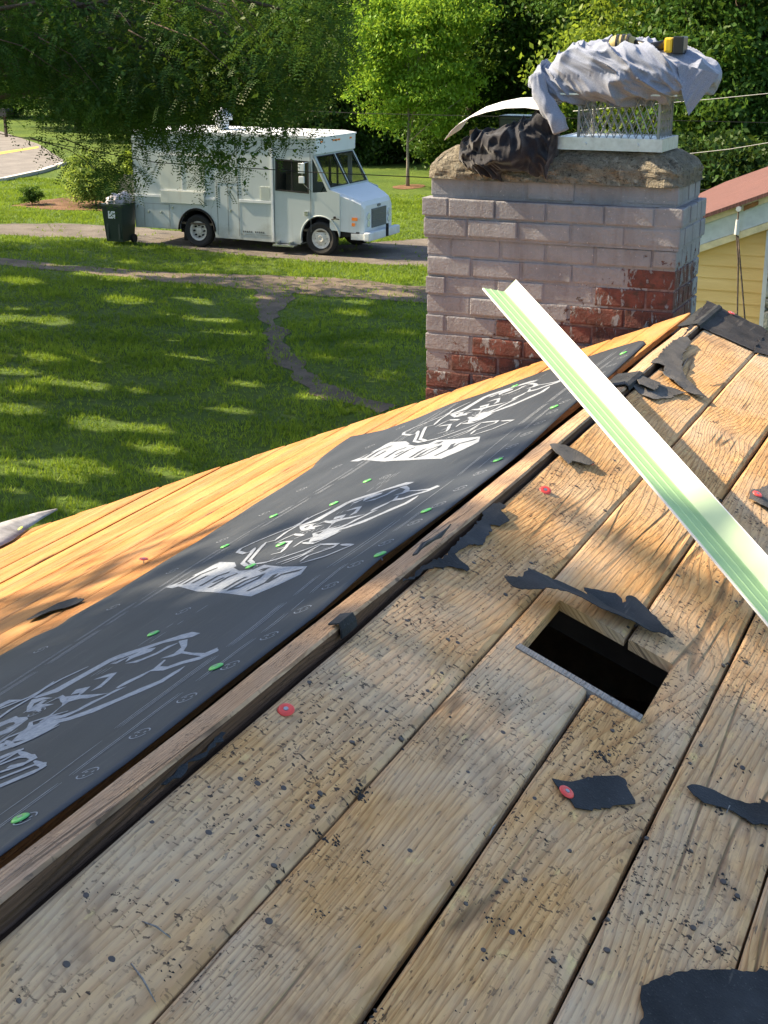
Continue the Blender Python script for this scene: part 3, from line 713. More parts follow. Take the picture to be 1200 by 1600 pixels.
def scrap(name, pts, side, label, cat, mat, lift=None, off=.004, group='scraps of torn felt left on the boards', th=.0014, seed=0, cut=2, amp=.007, ragged=.004):
    """a torn piece lying on the roof; pts in photo pixels traced on the roof plane"""
    W = [(near(*p) if side == 'n' else far(*p)) for p in pts]
    out = []
    for i in range(len(W)):
        a, b = W[i][:2], W[(i+1) % len(W)][:2]; k = max(1, int(np.linalg.norm(b-a)/.008))
        for j in range(k):
            q = a+(b-a)*j/k
            e = ragged*np.array([mn.noise(Vector((q[0]*140, q[1]*140, seed))), mn.noise(Vector((q[0]*140, q[1]*140, seed+9)))])*1.7
            out.append(q+(e if j or 1 else 0))
    P = np.array(out); mnx, mny = P.min(0); mxx, mxy = P.max(0); st = max((mxx-mnx), (mxy-mny))/26
    # interior grid points then constrained triangulation
    from mathutils.geometry import delaunay_2d_cdt
    gx, gy = np.meshgrid(np.arange(mnx+st/2, mxx, st), np.arange(mny+st/2, mxy, st)); gx = gx.ravel(); gy = gy.ravel()
    ins = inpoly(gx, gy, P)
    pts2 = [Vector(p) for p in P]+[Vector((x, y)) for x, y, k in zip(gx, gy, ins) if k]
    n0 = len(P); r = delaunay_2d_cdt(pts2, [(i, (i+1) % n0) for i in range(n0)], [list(range(n0))], 1, 1e-6)
    vs, fs = r[0], r[2]; V = []
    cx, cy = P.mean(0)
    for v in vs:
        z = (nz(v.x) if side == 'n' else fz(v.x))+off
        z += amp*(mn.noise(Vector((v.x*18, v.y*18, seed*3)))+.6)*1.0
        if lift: z += lift(v.x, v.y)
        V.append((v.x, v.y, z))
    F = [f for f in fs if len(f) == 3]
    o = link_mesh(name, V, F, mat)
    bm = bmesh.new(); bm.from_mesh(o.data)
    for f in bm.faces:
        f.normal_update()
        if f.normal.z < 0: f.normal_flip()
    bm.to_mesh(o.data); bm.free()
    m = o.modifiers.new('thick', 'SOLIDIFY'); m.thickness = th; m.offset = -1
    return tag(o, label, cat, group)
def Z5(pts): return [(600+x/2, 500+y/2) for x, y in pts]
def Z7(pts): return [(600+x/2, 900+y/2) for x, y in pts]
def ZL(pts): return [(900+x/4, 440+y/4) for x, y in pts]
def Z6(pts): return [(x/2, 900+y/2) for x, y in pts]
def ridge_side(px): return px
scrap('felt_scrap', Z5([(60,832),(120,790),(190,742),(250,690),(300,632),(318,600),(355,583),(383,597),(362,612),(392,637),(372,650),(332,648),(338,668),(322,690),(300,712),(250,722),(222,740),(238,762),(268,792),(262,800),(230,786),(200,776),(160,790),(120,800),(95,822)]), 'n', 'black felt scrap with a ragged tongue sticking out from under the ridge board', 'felt scrap', M['felt'], seed=1)
hp = near(852, 965); he = near(1053, 1037)
def liftS2(x, y):
    t = (near(1000, 900)[1]-y)
    return .010+.035*max(0, min(1, (HY1+.05-y)/.10))
scrap('felt_scrap', Z7([(380,90),(430,84),(446,58),(500,64),(560,72),(590,84),(640,106),(622,68),(680,72),(722,80),(752,112),(764,86),(790,92),(810,112),(832,140),(862,178),(908,216),(860,204),(800,190),(740,178),(680,164),(600,138),(540,128),(480,124),(430,126),(400,120),(384,104)]), 'n', 'torn strip of black felt curling up over the upper edge of the hole', 'felt scrap', M['felt'], lift=liftS2, seed=2)
scrap('felt_scrap', Z7([(528,642),(565,645),(600,646),(650,638),(700,628),(722,628),(752,642),(770,680),(788,722),(740,722),(700,728),(650,740),(602,736),(585,712),(556,690),(545,668)]), 'n', 'diamond-shaped black felt scrap with a red cap nail at its left corner', 'felt scrap', M['felt'], seed=3, off=.003, amp=.0022)
scrap('felt_scrap', Z7([(945,672),(962,666),(990,671),(1030,688),(1060,702),(1130,718),(1210,722),(1260,735),(1270,790),(1200,792),(1150,780),(1115,760),(1090,742),(1040,728),(1000,718),(965,694)]), 'n', 'narrow black felt strip running out of the right edge of the picture', 'felt scrap', M['felt'], seed=4, off=.003)
scrap('felt_scrap', Z7([(805,1286),(830,1282),(862,1262),(905,1250),(960,1240),(1020,1236),(1080,1238),(1150,1240),(1210,1234),(1300,1238),(1360,1320),(1370,1520),(1300,1600),(1000,1610),(820,1560),(790,1460),(805,1380)]), 'n', 'large flat piece of black felt in the lower right corner', 'felt scrap', M['felt'], seed=5, off=.003, amp=.002)
scrap('felt_scrap', ZL([(640,370),(675,368),(700,377),(716,402),(690,440),(668,480),(658,520),(662,560),(668,592),(684,622),(712,655),(742,684),(775,715),(808,744),(780,742),(735,732),(704,718),(668,692),(620,662),(596,640),(566,620),(544,590),(552,560),(520,545),(465,532),(520,480),(580,420)]), 'n', 'grey weathered felt scrap shaped like a crooked leg below the roof peak', 'felt scrap', M['felt_gray'], seed=6, off=.003, lift=lambda x, y: .006)
scrap('felt_scrap', ZL([(318,612),(360,600),(402,600),(450,625),(520,655),(560,668),(602,676),(650,690),(694,706),(660,716),(600,732),(540,744),(480,752),(450,738),(418,722),(370,680),(332,642)]), 'n', 'grey felt scrap lying across the board foot, right of the green and white strip', 'felt scrap', M['felt_gray'], seed=7, off=.003)
scrap('felt_scrap', ZL([(372,640),(400,620),(460,640),(526,664),(510,690),(492,712),(440,694),(400,680)]), 'n', 'small square felt flake on top of the grey scrap beside the strip', 'felt scrap', M['felt_gray'], seed=8, off=.013, amp=.004)
c8 = near(875, 704)
scrap('felt_scrap', Z5([(515,402),(540,402),(562,406),(612,430),(655,462),(640,470),(612,460),(592,455),(576,466),(548,440),(530,425)]), 'n', 'curled grey felt scrap standing up in the sun on the first board', 'felt scrap', M['felt_gray'], seed=9, off=.004, lift=lambda x, y: .004+.05*max(0, .06-abs(x-c8[0]-.0)), amp=.006)
scrap('felt_scrap', [(1180,768),(1195,764),(1240,760),(1250,810),(1225,808),(1200,800),(1188,795),(1170,782),(1172,774)], 'n', 'torn black felt with a red cap nail at the right edge of the picture', 'felt scrap', M['felt_gray'], seed=10)
scrap('felt_scrap', [(42,975),(58,962),(80,954),(116,940),(132,941),(112,950),(80,960),(60,970)], 'f', 'thin dark sliver of felt on the far boards left of the underlayment', 'felt scrap', M['felt'], seed=11, off=.006)
scrap('felt_scrap', Z6([(405,742),(440,700),(490,660),(540,622),(590,592),(612,575),(640,556),(690,498),(708,496),(700,516),(652,556),(630,580),(592,600),(580,632),(545,645),(500,662),(450,705)]), 'n', 'thin bluish felt edge creeping out along the foot of the ridge board', 'felt scrap', M['felt'], seed=12, off=.003, amp=.004)
# felt over the peak: on the near slope, wrapped over the ridge board
scrap('peak_felt', ZL([(822,128),(860,150),(1000,215),(1196,316),(1180,345),(1140,400),(1108,440),(1010,400),(900,350),(768,296),(700,345),(660,362),(700,300),(745,235)]), 'n', 'felt strip along the gable edge just below the peak, coloured darker for the chimney shadow', 'felt strip', M['felt_shade'], seed=13, off=.003, group=None, amp=.005)
scrap('peak_felt', ZL([(1110,452),(1120,408),(1200,320),(1320,380),(1330,500),(1200,470)]), 'n', 'bluish felt strip along the gable edge right of the second board gap, coloured darker for the chimney shadow', 'felt strip', M['felt_shade'], seed=14, off=.003, group=None, amp=.005)
bm = bmesh.new()
def wrap(bm, y0, y1, ext=.0):
    prof = [(-.066, fz(-.066)+.006), (-.03, ZR+.010), (-.004, ZR+.017), (.0055, ZR+.013), (.007, ZR+.0)]
    ys_ = np.linspace(y0, y1, 9); R = []
    for i, y in enumerate(ys_):
        R.append([bm.verts.new((a+.001*mn.noise(Vector((y*30, k, 1))), y+.012*mn.noise(Vector((k*3.1, i*.0+y0, 5)))*(1 if i in (0, 8) else 0), b+.002*mn.noise(Vector((y*25, k, 4))))) for k, (a, b) in enumerate(prof)])
    for p, q in zip(R[:-1], R[1:]):
        for k in range(len(prof)-1): bm.faces.new((p[k], q[k], q[k+1], p[k+1]))
yA = near(1075, 507)[1]
wrap(bm, yA, 4.98); o = link_bm('peak_felt', bm, M['felt']); o.modifiers.new('t', 'SOLIDIFY').thickness = .002
tag(o, 'black felt folded over the ridge board right at the peak', 'felt strip')
bm = bmesh.new(); wrap(bm, near(958, 600)[1], near(978, 578)[1]); o = link_bm('felt_wrap', bm, M['felt']); o.modifiers.new('t', 'SOLIDIFY').thickness = .002
tag(o, 'black felt folded over the ridge board beside the green and white strip', 'felt strip')
bm = bmesh.new(); y_ = near(537, 990)[1]; prof = [(-.014, ZR+.019), (.004, ZR+.024), (.007, ZR+.014), (.007, ZR+.000)]
R = [[bm.verts.new((a, y_+d+.004*k*(d > 0), b)) for k, (a, b) in enumerate(prof)] for d in (-.022, 0, .024)]
for p, q in zip(R[:-1], R[1:]):
    for k in range(3): bm.faces.new((p[k], q[k], q[k+1], p[k+1]))
o = link_bm('felt_tab', bm, M['felt']); o.modifiers.new('t', 'SOLIDIFY').thickness = .003
tag(o, 'small black felt tab folded down over the side of the ridge board', 'felt scrap')
# black splinter on the ridge board
bm = bmesh.new(); pts = [(645,858),(660,846),(690,832),(705,826),(690,842),(668,853),(652,860)]
vs = [bm.verts.new((near(*p, off=.036)[0], near(*p, off=.036)[1], fz(near(*p, off=.036)[0])+.003+.008*(i % 2))) for i, p in enumerate(pts)]; bm.faces.new(vs)
o = link_bm('bark_splinter', bm, M['tar']); o.modifiers.new('t', 'SOLIDIFY').thickness = .003; tag(o, 'black tarry splinter lying on top of the ridge board', 'splinter')
# strip of underlayment curling up at the far left
W = [(-120, 900), (-60, 878), (0, 856), (20, 846), (45, 827), (70, 810), (90, 799)]
bm = bmesh.new(); R = []
for i, p in enumerate(W):
    q = far(*p, .03); wd = (.30, .28, .22, .17, .11, .05, .0)[i]
    R.append([bm.verts.new((q[0]-wd*u_, q[1]+wd*.35*u_, fz(q[0])+.012+.035*u_*(1-i/8))) for u_ in (0, .33, .66, 1)] )
for a, b in zip(R[:-1], R[1:]):
    for k in range(3): bm.faces.new((a[k], b[k], b[k+1], a[k+1]))
o = link_bm('underlayment_strip', bm, M['felt_pale'], smooth=True); o.modifiers.new('t', 'SOLIDIFY').thickness = .0015
tag(o, 'loose grey underlayment strip curling off the far boards at the left edge', 'underlayment')
pc = far(41, 832, .04); oc = protos['yellow']; place_on(oc, (pc[0]-.03, pc[1], fz(pc[0])+.03), 'f', 0, (0, .3)); oc['label'] = 'lime yellow cap nail in the loose strip at the left edge'; oc['category'] = 'cap nail'

# nails left standing, and the crust of tar round them
NAILS = [(327,1232),(133,1400),(236,1285),(265,1290),(482,1067),(375,1218),(402,1225),(443,1232),(488,1261),(276,1376),(450,1290),(174,1500),(104,1508),(428,1353),(326,1302),(500,1240),(550,1160),(30,1565),
 (604,1112),(668,1080),(753,1156),(785,1145),(848,1116),(627,1155),(957,1142),(952,1180),(835,1248),(731,1207),(820,1375),(790,1377),(865,1501),(922,1535),(728,1413),(800,1457),(755,1485),(672,1370),(890,1330),(1160,1200),(1095,1165),(1078,1193),(1080,1330),(1010,1310),(1122,1483),(1130,1378),(1152,1400),(948,1485),(950,1437),(1083,1450),
 (610,990),(635,970),(700,1000),(715,1005),(690,1052),(945,798),(790,930),(870,990),(1150,940),(980,980),(1090,980),(1120,910),(1060,900),(690,890),(740,880),(660,935),(770,870),(830,880),(900,760),(960,720),(1165,1035),(1130,1040),(1150,850),(600,1420),(560,1480),(420,1440),(640,1330)]
bm = bmesh.new(); cyl(bm, (0, 0, -.01), (0, 0, .0008), .0038, .0042, 12); cyl(bm, (0, 0, .0008), (0, 0, .0014), .0042, .0030, 12)
nail0 = link_bm('roofing_nail', bm, M['nail']); first = True
for i, p in enumerate(NAILS):
    o = nail0 if first else nail0.copy()
    if not first: COL.objects.link(o)
    first = False
    q = near(*p)
    if HX0-.01 < q[0] < HX1+.01 and HY0-.01 < q[1] < HY1+.01: q = q+np.array([.1, .2, -.1*T])
    place_on(o, (q[0], q[1], nz(q[0])+.0005), 'n', 0, (random.uniform(-.25, .25), random.uniform(-.25, .25))); s = random.uniform(.75, 1.2); o.scale = (s, s, s)
    tag(o, 'dark rusty nail head left standing in the bare near boards', 'nail', 'old nails left in the near boards')
# tar crumbs: nobody could count them
V = []; rr = random.Random(9)
def crumb(x, y, r, zf):
    n = rr.randint(4, 7); a0 = rr.gauss(.2, .8); el = rr.uniform(.3, .9)
    ca, sa = math.cos(a0), math.sin(a0); pts = []
    for k in range(n):
        t = 6.283*k/n; rad = r*rr.uniform(.55, 1.2); u, v = rad*math.cos(t), rad*el*math.sin(t); pts.append((x+u*ca-v*sa, y+u*sa+v*ca))
    top = (x, y, zf(x)+r*.38+.001)
    for k in range(n):
        a, b = pts[k], pts[(k+1) % n]; V.extend([(a[0], a[1], zf(a[0])-.0015), (b[0], b[1], zf(b[0])-.0015), top])
def inhole(x, y): return HX0-.01 < x < HX1+.01 and HY0-.02 < y < HY1+.01
for p in NAILS:
    q = near(*p)
    for k in range(rr.randint(2, 9)):
        x, y = q[0]+rr.gauss(0, .008), q[1]+rr.gauss(0, .012)
        if not inhole(x, y): crumb(x, y, rr.uniform(.0015, .0045), nz)
for (cx_, cy_) in ((327,1232),(133,1400),(330,1290),(565,1240),(770,1440),(690,1370),(935,1180)):
    q = near(cx_, cy_)
    for k in range(22): crumb(q[0]+rr.gauss(0, .006), q[1]+rr.gauss(0, .010), rr.uniform(.002, .0055), nz)
for j in range(46):
    x = rr.uniform(.03, 1.1); y = .8+3.2*rr.random()**1.3
    if inhole(x, y): continue
    for k in range(rr.randint(8, 20)): crumb(x+rr.gauss(0, .005), y+rr.gauss(0, .009), rr.uniform(.0018, .0055), nz)
for k in range(1900):
    x = rr.uniform(.02, 1.3); y = .7+4.2*rr.random()**1.4
    if inhole(x, y): continue
    dn = mn.noise(Vector((x*4, y*3, 2)))+.5*mn.noise(Vector((x*11, y*8, 5)))
    if dn < rr.uniform(-.1, .3): continue
    if rr.random() < .12:
        for j in range(rr.randint(3, 9)): crumb(x+rr.gauss(0, .012), y+rr.gauss(0, .02), rr.uniform(.001, .003), nz)
    else: crumb(x, y, rr.choice([.0013, .0016, .002, .0026, .0036, .006]), nz)
o = np_mesh('tar_crumbs', np.array(V), 3, M['tar']); struct(o, 'black crumbs of old tar scattered over the near boards', 'stuff')
# straws and slivers of wood
for a, b in [((205,1508),(243,1568)),((222,1442),(267,1468)),((765,1308),(775,1290)),((1135,1272),(1143,1258)),((1075,560),(1062,585))]:
    pa, pb = near(*a), near(*b); bm = bmesh.new(); m = (pa+pb)/2; m[2] += .006
    tube(bm, [(pa[0], pa[1], pa[2]+.002), m, (pb[0], pb[1], pb[2]+.002)], [.0008, .0013, .0006], 5)
    o = link_bm('wood_sliver', bm, M['oldgray']); tag(o, {205: 'thin straight wood sliver near the lower left corner of the boards', 222: 'thin dark wood sliver above the lower left one, pointing at the first gap', 765: 'short wood splinter beside the second board gap left of the diamond felt', 1135: 'pale straw lying across the narrow felt strip at the right', 1075: 'short splinter below the crooked grey felt near the peak'}[a[0]], 'wood sliver', 'wood slivers on the boards')

# ================================================================== GREEN AND WHITE TRIM STRIP
VP = np.array([-5., -440.]); D = ray(*VP); D /= np.linalg.norm(D)
S1 = atd(788, 455, 3.90); B0 = atd(1200, 921, 2.685)          # valley line: far end, and where it leaves the picture
D = S1-B0; LEN = np.linalg.norm(D); D /= LEN
def tip(px, py):
    rr_ = ray(px, py)/FPX; return CAM+rr_*(((S1-CAM)@D)/(rr_@D))-S1
Rr = tip(806, 436); Ll = tip(754, 449)
S = SUN
def mkstrip():
    root = thing('trim_strip', 'long white trim strip with green film, angled in two flanges, reaching over the roof from the right', 'trim strip', tuple(B0))
    nrm = CAM-B0; nrm = nrm-D*(nrm@D); nrm /= np.linalg.norm(nrm)
    # flange cross sections as offsets from the valley line
    wr, wl = np.linalg.norm(Rr), np.linalg.norm(Ll)
    fr = Rr; fl = Ll
    z0 = np.zeros(3); th = .0016
    def solid(name, prof, mat, closed_prof):
        bm = bmesh.new(); t0, t1 = -1.35, LEN
        ts = np.linspace(t0, t1, 24); R = []
        for t in ts:
            sag = -.012*((t-1)/1.5)**2
            base = D*t+_u*sag
            tt = t1+(-.006 if False else 0)
            R.append([bm.verts.new(base+q) for q in closed_prof])
        n = len(closed_prof)
        for a, b in zip(R[:-1], R[1:]):
            for k in range(n): bm.faces.new((a[k], a[(k+1) % n], b[(k+1) % n], b[k]))
        bm.faces.new(R[0]); bm.faces.new(R[-1][::-1]); bmesh.ops.recalc_face_normals(bm, faces=bm.faces)
        return link_bm(name, bm, mat, root)
    def slab(a, b, th, nn): return [a, b, b-nn*th, a-nn*th]
    def nof(a, b):
        q = np.cross(D, b-a); q /= np.linalg.norm(q); return q if q@(CAM-B0) > 0 else -q
    n1 = nof(z0, fr); n2 = nof(z0, fl)
    solid('upper_flange', None, M['pvc_pale'], slab(z0+n1*.0006, fr*.955, th, n1))
    solid('rolled_edge', None, M['pvc_white'], slab(fr*.955, fr, .004, n1))
    e = fl/np.linalg.norm(fl)
    # ribbed green flange: ridges running along it
    prof = []
    for k in range(25):
        u = .955*k/24; prof.append(fl*u+n2*(.0016*max(0, math.cos(u*6.2832*3.2))**4))
    solid('lower_flange', None, M['pvc_green'], prof+[q-n2*.0022 for q in prof[::-1]])
    solid('rolled_edge', None, M['pvc_white'], slab(fl*.955, fl, .004, n2))
    for k, u in enumerate((.30, .62)):
        solid('raised_line', None, M['pvc_line'], slab(fl*u+n2*.0016, fl*(u+.03)+n2*.0016, .001, n2))
    for c in root.children:
        pass
M['pvc_pale'] = simple('pale_green_film', (.37, .49, .30), .6, var=.03, bump=.03)
M['pvc_white'] = simple('white_vinyl', (.62, .62, .60), .5, var=.03, bump=.03)
M['pvc_green'] = simple('green_film', (.26, .42, .20), .55, var=.05, bump=.03)
M['pvc_line'] = simple('light_green_line', (.34, .50, .27), .5, var=.03, bump=.03)
mkstrip()
# what the strip's near end rests on, past the right edge of the picture: a roll of underlayment
q_ = B0-D*1.25; gap_ = (q_[2]-nz(q_[0]))*math.cos(math.atan(T))-.004
rl = thing('underlayment_roll', 'roll of black underlayment on the near slope, carrying the end of the long trim strip', 'roll', (q_[0], q_[1], nz(q_[0])))
rad = max(.04, gap_/2); c_ = np.array([rad*math.sin(math.atan(T)), 0, rad*math.cos(math.atan(T))])
bm = bmesh.new(); cyl(bm, (c_[0], -.35, c_[2]), (c_[0], .30, c_[2]), rad, rad, 28); link_bm('sheet_roll', bm, M['membrane'], rl)
bm = bmesh.new(); cyl(bm, (c_[0], -.36, c_[2]), (c_[0], -.351, c_[2]), rad*.45, rad*.45, 20); link_bm('cardboard_core', bm, M['offcut'], rl)
print('roll gap', gap_, q_)

# ================================================================== CHIMNEY
chim = thing('chimney', 'lavender-grey painted brick chimney with bare red bricks low down, at the gable end', 'chimney', (-.66, 5.25, 0))
OX, OY = -.66, 5.25
CX0, CX1, CY0, CY1 = -1.135-OX, -.18-OX, 5.055-OY, 5.455-OY
bm = bmesh.new(); rr = random.Random(3)
def pxof(x, z):  # pixel column/row of a point on the front face
    v = np.array([x+OX, 5.05, z])-CAM; return 600+FPX*(v@_r)/(v@_F), 800-FPX*(v@_U)/(v@_F)
STEP = [(640, 562), (733, 562), (735, 536), (800, 532), (802, 512), (884, 512), (886, 486), (950, 484), (952, 460), (1010, 458), (1012, 430), (1100, 428)]
def isbare(x, z):
    px, py = pxof(x, z)
    lim = np.interp(px, [s[0] for s in STEP], [s[1] for s in STEP]); return py > lim+4
CH = .0737; top = 4.495
def brick(x0, x1, y0, y1, z0, z1, mi):
    q = [rr.uniform(-.0034, .0034) for _ in range(6)]
    n = len(bm.verts)
    box(bm, x0+q[0], x1+q[1], y0+q[2], y1+q[3], z0+q[4]*.6, z1+q[5]*.6, mi, bev=rr.uniform(.003, .007))
for row in range(60):
    z1 = top-row*CH; z0 = z1-CH+.009
    if z0 < .02: break
    ex = -.012 if row == 0 else (.013 if row in (1, 2) else .0)
    a0, a1, b0, b1 = CX0-ex, CX1+ex, CY0-ex, CY1+ex
    nb = 5; L = (a1-a0+.008)/5
    xs = [a0+L*i for i in range(6)] if row % 2 == 0 else [a0]+[a0+L*(i+.5) for i in range(5)]+[a1+.008]
    xs = [xs[0]]+[q_+rr.uniform(-.014, .014) for q_ in xs[1:-1]]+[xs[-1]]
    for i in range(len(xs)-1):
        x0, x1 = xs[i], xs[i+1]-.008
        mi = 1 if isbare((x0+x1)/2, z0+.03) else 0
        if row == 1 and i in (3, 4): mi = 0
        brick(x0, x1, b0+rr.uniform(-.002, .002), b0+.085, z0, z1, mi); brick(x0, x1, b1-.085, b1, z0, z1, 1 if row > 12 else 0)
    ys_ = [b0+.089, (b0+b1)/2, b1-.089] if row % 2 == 0 else [b0+.089, b0+.16, b1-.16, b1-.089]
    for i in range(len(ys_)-1):
        for xx0, xx1 in ((a0, a0+.085), (a1-.085, a1)):
            mi = 1 if isbare(CX1, z0+.03) else 0
            brick(xx0, xx1, ys_[i]+.003, ys_[i+1]-.003, z0, z1, mi)
link_bm('brickwork', bm, mats=[M['brick_paint'], M['brick_red']], parent=chim)
bm = bmesh.new(); box(bm, CX0+.022, CX1-.022, CY0+.022, CY1-.022, 0.0, top-.004, 1)
for row in range(14):
    z1 = top-row*CH; ex = -.012 if row == 0 else (.011 if row in (1, 2) else .0)
    for i in range(20):
        xa = CX0-ex+.004+(CX1-CX0+2*ex-.008)*i/20; xb = xa+(CX1-CX0+2*ex-.008)/20
        box(bm, xa, xb, CY0-ex+.0045, CY0+.02, z1-CH, z1-.0015, 1 if isbare((xa+xb)/2, z1-CH/2) else 0)
    box(bm, CX1-.02, CX1+ex-.0045, CY0+.021, CY1-.01, z1-CH, z1-.0015, 1 if isbare(CX1, z1-CH/2) else 0)
link_bm('mortar_joints', bm, parent=chim, mats=[M['brick_paint'], M['mortar']])
# mortar crown
bm = bmesh.new(); bmesh.ops.create_cube(bm, size=2); bmesh.ops.subdivide_edges(bm, edges=bm.edges[:], cuts=31, use_grid_fill=True)
hx, hy, hz = (CX1-CX0)/2+.004, (CY1-CY0)/2+.006, .058; cxm, cym = (CX0+CX1)/2, (CY0+CY1)/2
for v in bm.verts:
    x, y, z = v.co; t = (z+1)/2
    m = .014*t+.075*max(0, t-.5)**1.6*1.6
    # round the corners of the plan
    px, py = x*(hx), y*(hy); cr = .05
    qx, qy = max(abs(px)-(hx-cr), 0), max(abs(py)-(hy-cr), 0); l = math.hypot(qx, qy)
    if l > cr and l > 0: s = cr/l; px = math.copysign((hx-cr)+qx*s, px); py = math.copysign((hy-cr)+qy*s, py)
    sx, sy = (hx-m)/hx, (hy-m)/hy
    X, Y, Z = px*sx, py*sy, 4.493+hz*2*t
    Z -= .02*max(0, (abs(x)-.86)/.14)**2*t+.012*max(0, (abs(y)-.8)/.2)**2*t
    nn = mn.fractal(Vector((X*11, Y*11, Z*20)), 1, 2.1, 5)
    cell = mn.noise(Vector((X*26, Y*26, Z*34)))
    d = .012*nn+.008*cell
    nv = Vector((x if abs(x) > .98 else 0, y if abs(y) > .98 else 0, .5 if z > .98 else 0))
    if nv.length: nv.normalize()
    if z < -.98: d *= .3
    v.co = Vector((X+cxm, Y+cym, Z))+nv*(d if z < .98 else d*.5)
for v in bm.verts:
    if v.co.z < 4.497: v.co.z = 4.497-.004+.002*mn.noise(v.co*40)
link_bm('mortar_crown', bm, M['crown'], chim, smooth=False)

# flue cap: galvanised tray, expanded-metal cage, lid
M['galv'] = simple('galvanised_sheet', (.50, .55, .62), .3, .55, var=.15, scale=40, bump=.1)
M['stain'] = simple('wire_steel', (.24, .25, .25), .45, .6)
fl = thing('spark_guard', 'galvanised flue cap with wire mesh sides on the chimney crown, draped in grey cloth', 'chimney cap', (-.44, 5.2, 4.61))
TX0, TX1, TY0, TY1 = -.645+.44, -.262+.44, 5.085-5.2, 5.335-5.2
bm = bmesh.new(); box(bm, TX0, TX1, TY0, TY1, .0, .006, 0); 
for a in ((TX0, TX1, TY0, TY0+.003), (TX0, TX1, TY1-.003, TY1), (TX0, TX0+.003, TY0+.003, TY1-.003), (TX1-.003, TX1, TY0+.003, TY1-.003)): box(bm, a[0], a[1], a[2], a[3], .006, .044)
box(bm, TX0+.003, TX1-.003, TY0+.003, TY1-.003, .036, .040)
for x in (-.10, .09): cyl(bm, (x, TY0, .022), (x, TY0-.006, .022), .006, .005, 10)
link_bm('tray', bm, M['galv'], fl)
MX0, MX1, MY0, MY1 = -.575+.44, -.285+.44, TY0+.025, TY1-.025
bm = bmesh.new()
def lattice(bm, P0, U, Lh, z0, z1, cell=.026, r=.0018):
    nseg = int(round(Lh/cell)); c = Lh/nseg; rows = 5; dz = (z1-z0)/rows
    for j in range(rows):
        for i in range(nseg):
            for s in (0, 1):
                a = i*c+(c/2 if (j % 2) == s else 0); b = i*c+(c/2 if (j % 2) != s else (c if s == 1 and j % 2 == 1 or s == 0 and j % 2 == 0 else 0))
        for i in range(nseg+1):
            xa = i*c+(0 if j % 2 == 0 else c/2)
            for db in (-c/2, c/2):
                xb = xa+db
                if xa < -1e-6 or xa > Lh+1e-6 or xb < -1e-6 or xb > Lh+1e-6: continue
                p = np.array(P0)+np.array(U)*xa; q = np.array(P0)+np.array(U)*xb
                cyl(bm, (p[0], p[1], z0+j*dz), (q[0], q[1], z0+(j+1)*dz), r, r, 5, cap=False)
for P0, U, Lh in (((MX0, MY0), (1, 0), MX1-MX0), ((MX0, MY1), (1, 0), MX1-MX0), ((MX0, MY0), (0, 1), MY1-MY0), ((MX1, MY0), (0, 1), MY1-MY0)):
    lattice(bm, P0, U, Lh, .042, .190)
for x, y in ((MX0, MY0), (MX1, MY0), (MX0, MY1), (MX1, MY1)): box(bm, x-.004, x+.004, y-.0015, y+.0015, .042, .19)
link_bm('wire_mesh', bm, M['stain'], fl)
bm = bmesh.new(); box(bm, MX0-.07, MX1+.07, MY0-.05, MY1+.05, .190, .196); link_bm('lid', bm, M['galv'], fl)

# cloth: lofted lump with ridged folds
def cloth_lump(name, stations, mat, nU=150, nW=120, fold=.012, seed=1, flap=None, ridg=9.0, dirv=(1.0, .55), sharp=1.0, zmin=None):
    """stations: x, yc, zc, hy, hz ; closed skin with folds; world coords"""
    st = np.array(stations); xs = np.linspace(st[0, 0], st[-1, 0], nU); V = []; F = []
    def sm(k): return np.interp(xs, st[:, 0], st[:, k])
    yc, zc, hy_, hz_ = sm(1), sm(2), sm(3), sm(4)
    for i in range(nU):
        for k in range(nW):
            t = 2*math.pi*k/nW; cs, sn = math.cos(t), math.sin(t)
            e = .75; Y = yc[i]+hy_[i]*math.copysign(abs(cs)**e, cs); Z = zc[i]+hz_[i]*math.copysign(abs(sn)**(.8 if sn > 0 else .55), sn)
            X = xs[i]
            q = Vector((X*ridg*dirv[0]+Z*ridg*dirv[1], Y*ridg*.8, Z*ridg*.9+seed*7))
            wv = Vector((mn.noise(q*.7), mn.noise(q*.7+Vector((5, 2, 1))), mn.noise(q*.7+Vector((9, 4, 2)))))
            a = 1-abs(mn.noise(q+wv*1.6))*2.4; b = 1-abs(mn.noise(q*2.1+wv*2+Vector((3, 3, 3))))*2.2
            c3 = 1-abs(mn.noise(q*4.3+wv*2.5+Vector((7, 1, 3))))*2.2
            d = fold*(a*abs(a)**sharp*1.1+.62*b*abs(b)**.4+.22*c3-.6)
            fade = min(1, min(i, nU-1-i)/10)
            d *= (.35+.65*fade)
            V.append((X+d*.3, Y+d*cs, Z+d*sn*.9))
    for i in range(nU-1):
        for k in range(nW):
            F.append((i*nW+k, i*nW+(k+1) % nW, (i+1)*nW+(k+1) % nW, (i+1)*nW+k))
    F.append(tuple(range(nW))[::-1]); F.append(tuple((nU-1)*nW+k for k in range(nW)))
    if flap: 
        for fV, fF in flap:
            o_ = len(V); V += fV; F += [tuple(o_+i for i in f) for f in fF]
    if zmin: V = [(x, y, max(z, zmin(x, y))) for x, y, z in V]
    return link_mesh(name, V, F, mat, smooth=True)
